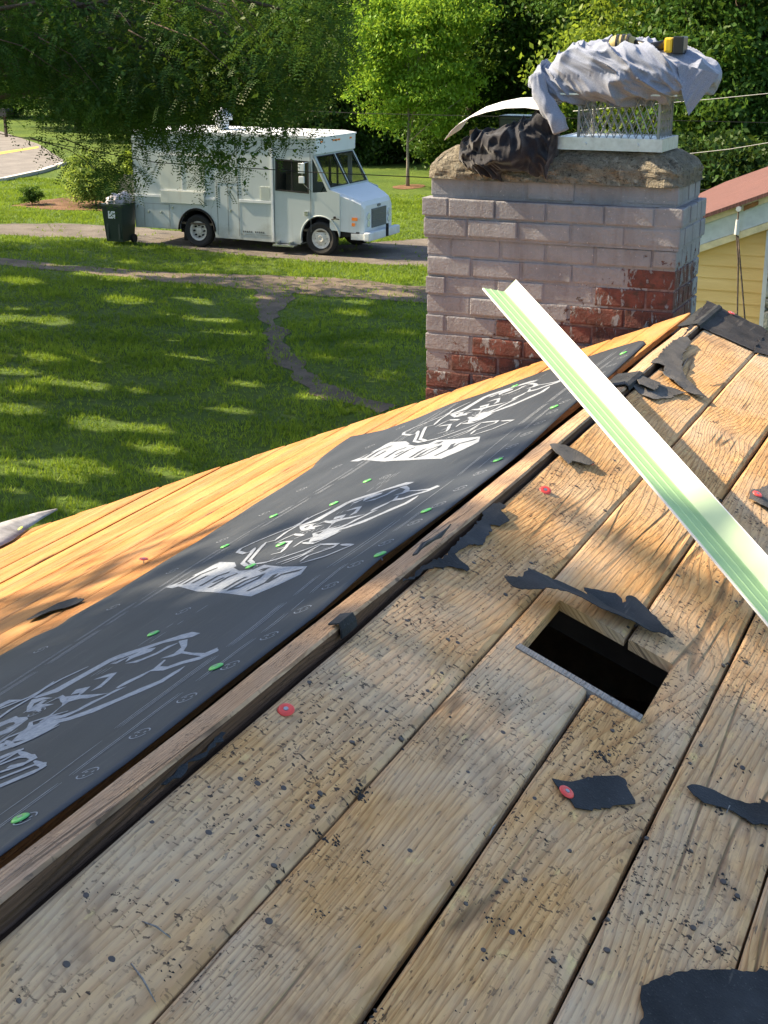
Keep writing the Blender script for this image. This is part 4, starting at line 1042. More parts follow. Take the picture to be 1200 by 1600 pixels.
def quad_patch(c, n=26, amp=.008, seed=0, th=.006):
    """bilinear cloth patch through 4 corners with folds; two-sided"""
    c = [np.array(q) for q in c]; V = []; F = []
    nn = np.cross(c[1]-c[0], c[3]-c[0]); nn /= np.linalg.norm(nn)
    for side in (0, 1):
        for i in range(n+1):
            for k in range(n+1):
                u, v = i/n, k/n; p = (c[0]*(1-u)+c[1]*u)*(1-v)+(c[3]*(1-u)+c[2]*u)*v
                f = amp*(1-abs(mn.noise(Vector((u*4+v*1.5+seed, v*1.2, seed))))*3)+amp*.7*math.sin(u*7+v*2)
                edge = min(u, 1-u, v, 1-v)*8
                V.append(tuple(p+nn*(f+(th if side else 0)*min(1, edge))))
    m = (n+1)**2
    for side in (0, 1):
        for i in range(n):
            for k in range(n):
                a = side*m+i*(n+1)+k; q = (a, a+n+1, a+n+2, a+1); F.append(q if side else q[::-1])
    return V, F
def cloth_mat(name, c1, c2, w=500):
    n = N(name); v = n.obj(); a = n.noise(v, w, 2, .6); b = n.noise(v, 25, 4)
    c = n.mix(n.ramp(a, [(.35, 0), (.65, 1)]), c1, c2); n.bump(n.math('ADD', a, n.math('MULTIPLY', b, 1.5)), .35, .002)
    n.b.inputs['Sheen Weight'].default_value = .25
    return n.fin(c, .95, 0, .1)
M['sweat'] = cloth_mat('grey_jersey', (.145, .17, .235), (.25, .28, .365)); M['blackcloth'] = cloth_mat('black_fleece', (.010, .010, .014), (.022, .022, .028))
Yc = 5.10
def A(px, py, y=Yc): return aty(px, py, y)
def stn(px, ptop, pbot, hy, y=5.17):
    a, b = aty(px, ptop, y), aty(px, pbot, y); return (a[0], y, (a[2]+b[2])/2, hy, (a[2]-b[2])/2)
st = [stn(828, 122, 138, .02), stn(842, 108, 140, .05), stn(865, 94, 146, .09), stn(890, 80, 152, .13), stn(915, 73, 157, .15), stn(945, 67, 159, .165), stn(985, 66, 158, .17),
      stn(1020, 70, 156, .165), stn(1050, 76, 152, .155), stn(1078, 86, 147, .13), stn(1100, 96, 142, .10), stn(1118, 106, 134, .05), stn(1125, 113, 124, .02)]
flap = quad_patch([A(1058, 98, 5.03), A(1124, 116, 5.06), A(1076, 181, 5.045), A(1066, 148, 5.02)], seed=3, amp=.004)
sleeve_p = [A(838, 118, 5.06), A(842, 142, 5.045), A(856, 168, 5.03), A(872, 192, 5.03), A(878, 206, 5.03)]
bm = bmesh.new(); tube(bm, sleeve_p, [.030, .027, .030, .032, .026], 28)
bmesh.ops.subdivide_edges(bm, edges=bm.edges[:], cuts=3, use_grid_fill=True, smooth=.3)
for v in bm.verts:
    nn = v.normal if v.normal.length else Vector((0, 0, 1))
    v.co += Vector((.009*mn.noise(Vector((v.co.x*55, v.co.y*40, v.co.z*9))), .012*mn.noise(Vector((v.co.x*50+3, v.co.y*40, v.co.z*12))), .003*mn.noise(v.co*30)))
bm.verts.index_update(); sv = [tuple(v.co) for v in bm.verts]; sf = [tuple(v.index for v in f.verts) for f in bm.faces]; bm.free()
o = cloth_lump('sweatshirt', st, M['sweat'], 240, 190, .026, 2, [flap, (sv, sf)], 7.4, (.8, 1.15), .9)
tag(o, 'crumpled light grey sweatshirt bundled over the flue cap', 'sweatshirt')
st = [stn(722, 222, 262, .03, 5.11), stn(732, 214, 268, .06, 5.10), stn(750, 210, 266, .09, 5.10), stn(775, 206, 268, .12, 5.10), stn(800, 200, 272, .13, 5.10), stn(825, 190, 274, .12, 5.10),
      stn(845, 178, 276, .10, 5.09), stn(858, 176, 270, .08, 5.09), stn(868, 182, 255, .05, 5.09), stn(873, 195, 235, .02, 5.09)]
o = cloth_lump('black_garment', st, M['blackcloth'], 170, 120, .030, 5, None, 6.0, (1.3, .9), .7)
tag(o, 'black fleece garment slumped over the front edge of the chimney crown', 'garment')

# bent white flashing over an offcut and a dark box
pr = [(694, 219), (704, 205), (716, 194), (735, 183), (760, 175), (790, 169), (820, 168), (846, 172), (856, 176)]
bm = bmesh.new(); rows = []
for j, y in enumerate((5.03, 5.08, 5.14, 5.20)):
    rows.append([bm.verts.new(aty(px, py, 5.03)+np.array([0, y-5.03, .010*j*(1-.0)])) for px, py in pr])
for a, b in zip(rows[:-1], rows[1:]):
    for k in range(len(pr)-1): bm.faces.new((a[k], a[k+1], b[k+1], b[k]))
bmesh.ops.subdivide_edges(bm, edges=bm.edges[:], cuts=2, use_grid_fill=True, smooth=1)
o = link_bm('bent_flashing', bm, M['pvc_white'], smooth=True); o.modifiers.new('t', 'SOLIDIFY').thickness = .0015
tag(o, 'bent white flashing sheet arched over the left end of the chimney top', 'flashing')
bm = bmesh.new(); a = A(736, 203, 5.14); b = A(778, 214, 5.14); box(bm, a[0], b[0]+.02, 5.12, 5.17, a[2]-.022, a[2], 0, .002)
o = link_bm('wood_offcut', bm, M['offcut']); tag(o, 'short pale wood offcut on the chimney crown behind the black garment', 'wood offcut')
bm = bmesh.new(); box(bm, a[0]+.005, b[0]+.04, 5.12, 5.2, 4.60, a[2]-.023, 0, .003)
o = link_bm('brick_offcut', bm, M['brick_red']); tag(o, 'dark brick piece under the wood offcut', 'brick')
M['darkgreen'] = simple('dark_green_plastic', (.012, .035, .028), .25, 0, .5)
bm = bmesh.new(); a = A(779, 180, 5.14); b = A(850, 206, 5.14); box(bm, a[0], b[0], 5.14, 5.24, 4.60, a[2], 0, .006)
box(bm, a[0]+.008, b[0]-.008, 5.132, 5.14, 4.63, a[2]-.014, 0, .002)
o = link_bm('dark_case', bm, M['darkgreen']); tag(o, 'dark green plastic case under the bent white flashing', 'case')

# cordless tool lying on the sweatshirt
M['ylw'] = simple('yellow_plastic', (.75, .46, .02), .35, bump=0, var=.05); M['blk'] = simple('black_plastic', (.014, .014, .014), .4, bump=.05)
M['tan'] = simple('dusty_yellow_rubber', (.34, .27, .10), .6, var=.2)
p0 = A(953, 70, 5.12); p1 = A(992, 69, 5.12); p2 = A(1038, 71, 5.12); p3 = A(1080, 72, 5.12)
tool = thing('cordless_drill', 'yellow and black cordless drill resting on top of the grey sweatshirt', 'drill', tuple((p0+p3)/2))
oo = (p0+p3)/2
bm = bmesh.new(); ax = (p1-p0); 
rs = [.016, .026, .031, .033, .032, .028, .024]
tube(bm, [tuple(p0-oo+ax*t) for t in (0, .08, .2, .45, .65, .85, 1.0)], rs, 20); link_bm('motor_housing', bm, M['tan'], tool, smooth=True)
for t in (.30, .52, .72):
    bm = bmesh.new(); c0 = p0-oo+ax*t; cyl(bm, tuple(c0), tuple(c0+ax*.09), .0355, .0355, 20); link_bm('black_band', bm, M['blk'], tool)
bm = bmesh.new(); tube(bm, [tuple(p1-oo), tuple(p1-oo+(p2-p1)*.5+_u*-.008), tuple(p2-oo)], [.017, .015, .018], 14); link_bm('handle', bm, M['blk'], tool)
bm = bmesh.new(); q = (p2-oo); box(bm, q[0]+.006, q[0]+.036, q[1]-.035, q[1]+.035, q[2]-.024, q[2]+.026, 0, .008); link_bm('battery_foot', bm, M['ylw'], tool)
bm = bmesh.new(); box(bm, q[0]+.037, q[0]+.074, q[1]-.036, q[1]+.036, q[2]-.028, q[2]+.030, 0, .004); link_bm('battery', bm, M['blk'], tool)

# ================================================================== STEP VAN
from mathutils.geometry import tessellate_polygon
def holed(bm, outer, holes, fn, mi=0, flip=False):
    loops = [[Vector((a, b, 0)) for a, b in l] for l in [outer]+holes]; flat = [p for l in loops for p in l]
    vs = [bm.verts.new(fn(p.x, p.y)) for p in flat]
    for t in tessellate_polygon(loops):
        try: f = bm.faces.new([vs[i] for i in (t[::-1] if flip else t)]); f.material_index = mi
        except ValueError: pass
def paint(name, col, dirtc, rough=.45):
    n = N(name); v = n.obj(); a = n.noise(v, 1.7, 5, .65); z = n.sep(v)[2]; b = n.noise(n.mapv(v, (6, 6, .7)), 1, 4, .7)
    low = n.ramp(n.math('ADD', n.math('MULTIPLY', z, -1.1), n.math('MULTIPLY', a, 1.3)), [(0, 0), (.35, .75)])
    c = n.mix(low, col, dirtc); c = n.mix(n.ramp(b, [(.55, 0), (.8, .45)]), c, dirtc)
    n.bump(n.noise(v, 3, 2), .12, .02); return n.fin(c, rough, 0, .4)
M['van'] = paint('dull_white_van_paint', (.44, .49, .49), (.27, .28, .24)); M['van2'] = paint('van_trim_white', (.62, .65, .66), (.45, .44, .4))
M['vanpanel'] = paint('tarnished_panel', (.52, .55, .50), (.36, .34, .26))
M['rubber'] = simple('tyre_rubber', (.018, .018, .018), .85); M['chassis'] = simple('chassis_black', (.012, .011, .010), .9)
M['wheel'] = simple('wheel_white_steel', (.52, .51, .47), .5, var=.25, scale=15); M['chrome'] = simple('dull_chrome', (.5, .52, .53), .25, .9)
M['grille'] = simple('grille_grey', (.12, .13, .13), .5); M['amber'] = simple('amber_lens', (.75, .22, .04), .3, bump=0); M['lens'] = simple('headlight_glass', (.6, .63, .65), .12, .3, bump=0)
M['interior'] = simple('van_interior', (.10, .08, .055), .8)
n = N('window_glass'); n.b.inputs['Alpha'].default_value = .38; M['glass'] = n.fin((.012, .018, .018), .05, 0, .6)
van = thing('step_van', 'old boxy white step van parked on the driveway across the lawn', 'van', (-19.42, 30.72, 0), rz=math.radians(-.4))
def part(name, bm, mat, parent=van, **k): return link_bm(name, bm, M[mat] if isinstance(mat, str) else mat, parent, **k)
Wd = 2.2
def arc(cx, cz, r, a0, a1, n=12): return [(cx+r*math.cos(a0+(a1-a0)*i/n), cz+r*math.sin(a0+(a1-a0)*i/n)) for i in range(n+1)]
RW, FW, WR = 1.80, 5.20, .40
side = [(0, .44)]+arc(RW, .42, .50, math.pi-.0, 0.0)+[(2.32, .30), (4.66, .26)]+arc(FW, .42, .50, math.pi+.25, 0.15)+[(5.72, .50), (5.72, 1.47), (5.47, 1.55), (5.04, 2.33), (5.02, 2.70), (.03, 2.74), (0, 2.70)]
doorwin = [(4.04, 1.50), (4.90, 1.46), (4.90, 2.17), (4.06, 2.20)]; quarter = [(5.01, 1.47), (5.40, 1.50), (5.06, 2.18), (5.01, 2.25)]
bm = bmesh.new()
holed(bm, side, [doorwin, quarter], lambda x, z: (x, 0, z)); holed(bm, side, [doorwin, quarter], lambda x, z: (x, Wd, z), flip=True)
# roof, rear, bulkhead
def strip(bm, pts, y0, y1):
    a = [bm.verts.new((x, y0, z)) for x, z in pts]; b = [bm.verts.new((x, y1, z)) for x, z in pts]
    for i in range(len(pts)-1): bm.faces.new((a[i], a[i+1], b[i+1], b[i]))
strip(bm, [(0, .44), (0, 2.70), (.03, 2.74)], 0, Wd); strip(bm, [(5.04, 2.33), (5.02, 2.70)], 0, Wd)
strip(bm, [(2.32, .30), (4.66, .26)], 0.0, Wd); strip(bm, [(0, .44), (1.3, .44)], 0, Wd)
wsO = [(0, 0), (Wd, 0), (Wd, 1), (0, 1)]; 
wsH = [[(.09, .06), (1.05, .06), (1.05, .95), (.12, .95)], [(1.14, .06), (Wd-.09, .06), (Wd-.12, .95), (1.14, .95)]]
def wsf(y, s): return (5.47+(5.04-5.47)*s, y, 1.55+(2.33-1.55)*s)
holed(bm, wsO, wsH, wsf)
part('body', bm, 'van').modifiers.new('t', 'SOLIDIFY').thickness = .025
bm = bmesh.new()
R_ = [(-.03, 2.735), (-.03, 2.765), (.2, 2.80), (4.8, 2.775), (5.12, 2.73), (5.12, 2.70)]
fs = prism(bm, R_, -.04, Wd+.04); part('roof', bm, 'van2')
bm = bmesh.new(); prism(bm, [(5.03, 2.34), (5.10, 2.35), (5.115, 2.698), (5.03, 2.698)], .02, Wd-.02); part('visor', bm, 'van2')
bm = bmesh.new(); 
for y in (.30, .95, 1.10, 1.25, 1.9): box(bm, 5.105, 5.125, y-.05, y+.05, 2.60, 2.64)
part('clearance_lights', bm, 'amber')
# interior: dark floor, bulkhead, seat and far-side panel that show through the glass
bm = bmesh.new(); box(bm, .05, 5.4, .04, Wd-.04, .55, .6); box(bm, 3.9, 3.94, .04, Wd-.04, .6, 2.7); box(bm, 4.1, 4.5, .4, .9, .6, 1.2); box(bm, 4.1, 4.22, .4, .9, 1.2, 1.85); box(bm, 5.0, 5.45, .1, Wd-.1, 1.2, 1.42)
box(bm, 4.4, 4.46, Wd-.1, Wd-.06, 1.45, 2.25); box(bm, 4.62, 4.66, Wd-.1, Wd-.06, 1.45, 2.25)
part('cab_interior', bm, 'interior')
bm = bmesh.new(); bmesh.ops.create_circle(bm, segments=20, radius=.2)
es = bm.edges[:]; bm.free(); bm = bmesh.new(); tube(bm, [(5.08+.10*math.cos(t), .6+.2*math.sin(t), 1.52+.17*math.cos(t)) for t in np.linspace(0, 6.283, 20)], .014, 6); part('steering_wheel', bm, 'chassis')
def pane(name, pts, fn, mat='glass'):
    bm = bmesh.new(); holed(bm, pts, [], fn); return part(name, bm, mat)
def shrink(pts, k=.99): c = np.mean(pts, 0); return [tuple(c+(np.array(p)-c)*k) for p in pts]
pane('door_window', doorwin, lambda x, z: (x, .012, z)); pane('quarter_window', quarter, lambda x, z: (x, .012, z))
pane('door_window', doorwin, lambda x, z: (x, Wd-.012, z)); pane('quarter_window', quarter, lambda x, z: (x, Wd-.012, z))
for h_ in wsH: pane('windshield', h_, lambda y, s: tuple(np.array(wsf(y, s))+np.array([-.01, 0, -.005])))
def rim(name, pts, fn, w, mat):
    bm = bmesh.new(); o_ = shrink(pts, 1.0); c = np.mean(pts, 0)
    inner = [tuple(np.array(p)+(c-np.array(p))*w) for p in pts]
    holed(bm, pts, [inner], fn); o = part(name, bm, mat); m = o.modifiers.new('t', 'SOLIDIFY'); m.thickness = .012; return o
rim('window_seal', [(a+(-.02 if a < 4.5 else .02), b+(-.02 if b < 1.8 else .02)) for a, b in doorwin], lambda x, z: (x, -.016, z), .09, 'rubber')
bm = bmesh.new(); box(bm, 4.46, 4.485, -.012, -.004, 1.48, 2.18); part('window_divider', bm, 'rubber')
for h_ in wsH: rim('windshield_seal', h_, lambda y, s: tuple(np.array(wsf(y, s))+np.array([.016, 0, .009])), .06, 'rubber')
# hood and nose (narrower than the body)
bm = bmesh.new()
def sec(x, y0, y1, z0, z1, r=.06): return [bm.verts.new(p) for p in ((x, y0, z0), (x, y0, z1-r), (x, y0+r, z1), (x, y1-r, z1), (x, y1, z1-r), (x, y1, z0))]
S_ = [sec(5.45, .01, Wd-.01, .62, 1.56, .05), sec(5.72, .02, Wd-.10, .60, 1.475), sec(6.05, .04, Wd-.32, .58, 1.37), sec(6.24, .07, Wd-.46, .56, 1.295, .07), sec(6.31, .11, Wd-.52, .58, 1.20, .09)]
for a, b in zip(S_[:-1], S_[1:]):
    for k in range(5): bm.faces.new((a[k], b[k], b[k+1], a[k+1]))
bm.faces.new(S_[-1]); bm.faces.new(S_[0][::-1]); part('hood', bm, 'van2')
bm = bmesh.new()
for x0, x1, y, z0, z1 in ((5.72, 6.20, .0, .45, .60),): box(bm, x0, x1, y+.05, Wd-.45, z0+.02, z1)
part('valance', bm, 'chassis')
bm = bmesh.new(); box(bm, 6.30, 6.335, .50, 1.32, .66, 1.10)
for z in np.linspace(.70, 1.06, 8): box(bm, 6.335, 6.345, .53, 1.29, z-.012, z+.012)
part('grille', bm, 'grille')
for y in (.30, 1.50):
    for z in (.95, .78):
        bm = bmesh.new(); cyl(bm, (6.30, y, z), (6.34, y, z), .085, .080, 16); part('headlight', bm, 'lens')
bm = bmesh.new(); tube(bm, [(6.325, .91+.10*math.cos(t), 1.16+.03*math.sin(t)) for t in np.linspace(0, 6.283, 16)], .006, 5); box(bm, 6.318, 6.324, .84, .98, 1.145, 1.175); part('badge', bm, 'grille')
bm = bmesh.new(); box(bm, 6.34, 6.50, -.02, 1.78, .40, .60, 0, .03); box(bm, 6.0, 6.34, .02, .10, .42, .56); box(bm, 6.0, 6.34, 1.62, 1.70, .42, .56); part('bumper', bm, 'van2')
bm = bmesh.new(); box(bm, 6.50, 6.53, .92, 1.02, .42, .72); part('tow_bar', bm, 'chassis')
for z, w_ in ((.90, .09), (.77, .05)):
    bm = bmesh.new(); box(bm, 6.02, 6.02+w_*1.6, .022, .036, z-.035, z+.035); part('marker_light', bm, 'amber')
# wheels
def wheel(cx, y, dual=False):
    for yy in ((y,) if not dual else (y,)):
        bm = bmesh.new(); n = 36; prof = [(.24, .03), (.34, .0), (.385, .02), (.40, .05), (.40, .19), (.385, .22), (.34, .24), (.24, .21)]
        sg = 1 if y < 1 else -1; R = []
        for i in range(n):
            t = 6.2832*i/n; R.append([bm.verts.new((cx+r*math.cos(t), yy+sg*d, WR+r*math.sin(t))) for r, d in prof])
        for i in range(n):
            for k in range(len(prof)-1): bm.faces.new((R[i][k], R[i][k+1], R[(i+1) % n][k+1], R[(i+1) % n][k]))
        w = thing2('wheel', van); part('tyre', bm, 'rubber', w)
        bm = bmesh.new(); prof = [(0, .07 if dual else .015), (.07, .07 if dual else .0), (.09, .09 if dual else .03), (.17, .11 if dual else .05), (.20, .04), (.235, .02), (.245, .05)]
        R = []
        for i in range(n):
            t = 6.2832*i/n; R.append([bm.verts.new((cx+r*math.cos(t), yy+sg*d, WR+r*math.sin(t))) for r, d in prof[1:]])
        c = bm.verts.new((cx, yy+sg*prof[0][1], WR))
        for i in range(n):
            bm.faces.new((c, R[i][0], R[(i+1) % n][0]))
            for k in range(len(prof)-2): bm.faces.new((R[i][k], R[i][k+1], R[(i+1) % n][k+1], R[(i+1) % n][k]))
        part('rim', bm, 'wheel', w)
        bm = bmesh.new()
        for i in range(8):
            t = 6.2832*i/8; cyl(bm, (cx+.14*math.cos(t), yy+sg*.045, WR+.14*math.sin(t)), (cx+.14*math.cos(t), yy+sg*.10, WR+.14*math.sin(t)), .022, .022, 8)
        part('hub_holes', bm, 'chassis', w)
def thing2(name, parent):
    o = bpy.data.objects.new(name, None); COL.objects.link(o); o.parent = parent; o.empty_display_size = .1; return o
wheel(RW, .02, True); wheel(FW, .0); wheel(RW, Wd-.02, True); wheel(FW, Wd)
bm = bmesh.new(); box(bm, .1, 6.1, .5, .62, .42, .55); box(bm, .1, 6.1, 1.5, 1.62, .42, .55); box(bm, 1.7, 1.9, .2, 2.0, .34, .46); box(bm, 5.1, 5.3, .2, 2.0, .34, .46); box(bm, 2.6, 4.4, .3, 1.9, .30, .5); box(bm, 1.35, 1.45, .1, .45, .14, .45); box(bm, .9, 1.2, .7, 1.4, .25, .5)
for cx in (RW, FW):
    strip(bm, arc(cx, .42, .49, math.pi, 0), .03, .5); strip(bm, arc(cx, .42, .49, math.pi, 0), Wd-.5, Wd-.03)
part('chassis', bm, 'chassis')
for cx in (RW,):
    bm = bmesh.new(); tube(bm, [(a, -.012, b) for a, b in arc(cx, .42, .515, math.pi, 0, 20)], .028, 6); part('wheel_arch', bm, 'chassis')
bm = bmesh.new(); tube(bm, [(a, -.006, b) for a, b in arc(FW, .42, .515, math.pi+.2, 0.1, 20)], .016, 6); part('wheel_arch', bm, 'van')
# side fittings
for q_ in ((.0, .80, -.03, -.002, 1.185, 1.24), (2.08, 2.36, -.03, -.002, 1.175, 1.235), (3.02, 3.94, -.03, -.002, 1.165, 1.225)):
    bm = bmesh.new(); box(bm, *q_); part('belt_rail', bm, 'van2')
bm = bmesh.new(); box(bm, 3.90, 3.965, -.028, -.002, .27, 2.70)
for z in np.arange(.35, 2.65, .09): cyl(bm, (3.932, -.028, z), (3.932, -.033, z), .010, .008, 6)
part('rivet_strip', bm, 'van2')
bm = bmesh.new(); box(bm, .82, 2.06, -.06, -.004, 1.06, 1.36, 0, .006); part('serving_shelf', bm, 'vanpanel')
bm = bmesh.new(); box(bm, .80, 2.08, -.02, -.003, 1.38, 2.20); part('serving_hatch', bm, 'vanpanel')
bm = bmesh.new(); box(bm, .78, 2.10, -.035, -.003, 1.365, 1.385); box(bm, .78, 2.10, -.03, -.003, 2.20, 2.23); box(bm, 1.42, 1.45, -.028, -.003, 1.39, 2.2); part('hatch_frame', bm, 'van2')
def seam(pts, w=.007, mat='grille', y=-.004, name='panel_seam'):
    bm = bmesh.new()
    for (a, b), (c, d) in zip(pts[:-1], pts[1:]):
        if abs(a-c) < abs(b-d): box(bm, a-w/2, a+w/2, y-.003, y+.002, min(b, d), max(b, d))
        else: box(bm, min(a, c), max(a, c), y-.0035, y+.002, b-w/2, b+w/2)
    return part(name, bm, mat)
seam([(.28, .47), (.28, 1.02), (1.02, 1.02), (1.02, .47)], name='locker_door_gap'); seam([(2.40, .34), (2.40, 1.62), (3.0, 1.62), (3.0, .34)], name='locker_door_gap'); seam([(2.70, .36), (2.70, 1.6)])
seam([(3.02, .40), (3.9, .40)]); seam([(3.98, .28), (3.98, 2.45)], .010); seam([(4.96, .55), (4.96, 2.45)], .010); seam([(3.98, 2.45), (5.0, 2.42)], .010)
seam([(2.98, 1.24), (2.98, 2.6)]); seam([(.02, 2.6), (3.9, 2.58)], .012, 'van2')
for x, z in ((.10, .95), (.42, .82), (.78, .82), (1.12, .95), (2.78, .95), (2.80, 1.5), (3.15, 1.48)):
    bm = bmesh.new(); cyl(bm, (x, -.002, z), (x, -.02, z), .028, .024, 10); box(bm, x-.012, x+.012, -.03, -.018, z-.045, z+.01); part('latch', bm, 'chrome')
bm = bmesh.new(); box(bm, 3.60, 3.86, -.012, -.002, 1.245, 1.56)
for z in np.arange(1.27, 1.55, .03): box(bm, 3.61, 3.85, -.018, -.011, z, z+.010)
part('louvre', bm, 'vanpanel')
bm = bmesh.new(); box(bm, 4.80, 4.90, -.04, -.002, .93, 1.03, 0, .005); part('door_handle', bm, 'chrome')
bm = bmesh.new(); box(bm, 4.02, 4.6, -.22, -.02, .19, .23); box(bm, 4.1, 4.14, -.2, 0, .2, .3); box(bm, 4.45, 4.49, -.2, 0, .2, .3); part('step', bm, 'chrome')
m = thing2('mirror', van)
bm = bmesh.new(); tube(bm, [(4.98, -.01, 2.18), (4.86, -.20, 2.16), (4.84, -.21, 1.72), (4.98, -.01, 1.50)], .010, 6); part('mirror_arm', bm, 'chrome', m)
bm = bmesh.new(); box(bm, 4.76, 4.92, -.24, -.20, 1.93, 2.16, 0, .01); box(bm, 4.77, 4.91, -.24, -.20, 1.70, 1.86, 0, .01); part('mirror_head', bm, 'van2', m)
bm = bmesh.new(); tube(bm, [(5.5, .0, .86), (5.62, -.06, .9), (5.72, -.03, .88)], .012, 6); cyl(bm, (5.60, -.02, .92), (5.60, -.05, .92), .03, .03, 8); part('hood_latch', bm, 'chassis')
bm = bmesh.new()
for i in range(11): 
    if i != 5: box(bm, 3.10+i*.055, 3.135+i*.055, -.006, -.001, .44+.008*(i % 2), .485)
part('small_lettering', bm, 'grille')
bm = bmesh.new(); cyl(bm, (2.02, 1.0, 2.78), (2.02, 1.0, 3.02), .17, .17, 18); cyl(bm, (2.02, 1.0, 3.02), (2.02, 1.0, 3.12), .27, .27, 20); cyl(bm, (2.02, 1.0, 3.12), (2.02, 1.0, 3.30), .27, .12, 20); part('roof_fan', bm, 'van2')

# wheelie bin behind the van
M['bingreen'] = simple('bin_green_plastic', (.010, .026, .020), .4); M['bag'] = simple('white_bin_bag', (.36, .34, .36), .5, var=.25, scale=30)
bp = gnd(187, 379); bin_ = thing('wheelie_bin', 'dark green wheelie bin overfilled with bags behind the white van', 'bin', (bp[0]+.12, bp[1]-.12, 0))
bm = bmesh.new()
lo = [bm.verts.new(p) for p in ((-.24, -.26, .08), (.24, -.26, .08), (.24, .26, .08), (-.24, .26, .08))]; hi = [bm.verts.new(p) for p in ((-.29, -.34, .98), (.29, -.34, .98), (.29, .34, .98), (-.29, .34, .98))]
for k in range(4): bm.faces.new((lo[k], lo[(k+1) % 4], hi[(k+1) % 4], hi[k]))
bm.faces.new(lo[::-1]); box(bm, -.32, .32, -.37, .37, .96, 1.01); box(bm, -.2, -.14, -.30, -.27, .15, .9); box(bm, .14, .2, -.30, -.27, .15, .9)
part('bin_body', bm, 'bingreen', bin_)
bm = bmesh.new(); cyl(bm, (-.30, .2, .12), (-.24, .2, .12), .11, .11, 16); cyl(bm, (.24, .2, .12), (.30, .2, .12), .11, .11, 16); part('wheel', bm, 'rubber', bin_)
bm = bmesh.new(); box(bm, -.10, .10, -.345, -.335, .66, .84); part('white_label', bm, 'van2', bin_)
bm = bmesh.new(); prism(bm, [(-.3, 0), (.3, 0), (.3, .03), (-.3, .03)], -.02, .68)
o = part('lid', bm, 'bingreen', bin_); o.location = (0, .36, 1.03); o.rotation_euler = (math.radians(62), 0, 0)
for k, (x, y, z, s) in enumerate(((-.05, -.05, 1.08, .24), (.12, .1, 1.15, .20))):
    bm = bmesh.new(); bmesh.ops.create_icosphere(bm, subdivisions=4, radius=s)
    for v in bm.verts: v.co *= 1+.22*mn.noise(v.co*9+Vector((k, 0, 0)))+.10*mn.noise(v.co*25); v.co.z *= .8
    o = link_bm('bin_bag', bm, M['bag'], None, smooth=True); o.location = (bp[0]+.12+x, bp[1]-.12+y, z-.03)
    tag(o, ['pale bin bag in front at the top of the green wheelie bin', 'pale bin bag heaped behind on top of the green wheelie bin'][k], 'bin bag', 'bags in the bin')

# ================================================================== NEIGHBOURING WING (yellow siding)
M['siding'] = None
n = N('yellow_siding'); v = n.obj(); a = n.noise(n.mapv(v, (2, 2, 9)), 1, 4)
M['siding'] = n.fin(n.mix(n.ramp(a, [(.3, 0), (.7, 1)]), (.72, .46, .15), (.80, .54, .20)), .55)
M['soffit'] = simple('pale_fascia_paint', (.50, .53, .50), .6, var=.1); M['cream'] = simple('cream_trim', (.66, .54, .30), .5)
n = N('red_shingles'); p = n.sep(n.obj()); v = n.comb(p[0], p[1], 0); br = n.noise(n.mapv(v, (3, 14, 1)), 1, 3); b2_ = n.noise(v, 120, 3)
c = n.mix(n.ramp(br, [(.3, 0), (.7, 1)]), (.065, .030, .026), (.14, .062, .050)); c = n.mix(n.ramp(b2_, [(.5, 0), (.7, .6)]), c, (.32, .17, .14))
n.bump(b2_, .6, .01); M['shingle'] = n.fin(c, .9)
n = N('stone_cladding'); v = n.obj(); k = n.vor(n.mapv(v, (3.5, 3.5, 9)), 1.0, feature='DISTANCE_TO_EDGE'); kc = n.vor(n.mapv(v, (3.5, 3.5, 9)), 1.0, out=1); a = n.noise(v, 20, 5)
c = n.mix(n.ramp(n.sep(kc)[0], [(.1, 0), (.9, 1)]), (.16, .17, .15), (.34, .34, .29)); c = n.mix(n.ramp(a, [(.4, 0), (.7, .5)]), c, (.10, .12, .09)); c = n.mix(n.ramp(k, [(0, 1), (.06, 0)]), c, (.05, .05, .045))
n.bump(n.math('ADD', n.ramp(k, [(0, 0), (.1, 1)]), a), .9, .03); M['stone'] = n.fin(c, .9)
NY = 11.0
r0 = aty(1100, 335, NY); r1 = aty(1200, 300, NY); sl = (r1[2]-r0[2])/(r1[0]-r0[0])
def rz_(x): return r0[2]+sl*(x-r0[0])
d = ray(1150, 278); s = (rz_(CAM[0])-CAM[2])/(d[2]-sl*d[0]); backY = (CAM+s*d)[1]
print('wing slope', sl, 'back', backY, r0, r1)
backY = min(max(backY, NY+1.5), 40)
wing = thing('neighbour_wing', 'yellow sided wing with a red-brown shingle roof behind the chimney', 'house wing', (0, NY, 0))
XL, XR = r0[0]-1.6, r1[0]+3.0
bm = bmesh.new(); prism(bm, [(XL, rz_(XL)-.03), (XR, rz_(XR)-.03), (XR, rz_(XR)), (XL, rz_(XL))], 0, backY-NY); part('roof', bm, 'shingle', wing)
f1 = aty(1102, 350, NY)[2]-rz_(aty(1102, 350, NY)[0]); f2 = aty(1102, 381, NY)[2]-rz_(aty(1102, 381, NY)[0]); f3 = aty(1102, 386, NY)[2]-rz_(aty(1102, 386, NY)[0])
print(f1, f2, f3)
bm = bmesh.new(); prism(bm, [(XL, rz_(XL)+f1), (XR, rz_(XR)+f1), (XR, rz_(XR)-.032), (XL, rz_(XL)-.032)], .06, .10); part('upper_fascia', bm, 'cream', wing)
bm = bmesh.new(); prism(bm, [(XL, rz_(XL)+f2), (XR, rz_(XR)+f2), (XR, rz_(XR)+f1-.002), (XL, rz_(XL)+f1-.002)], .085, .12); part('lower_fascia', bm, 'soffit', wing)
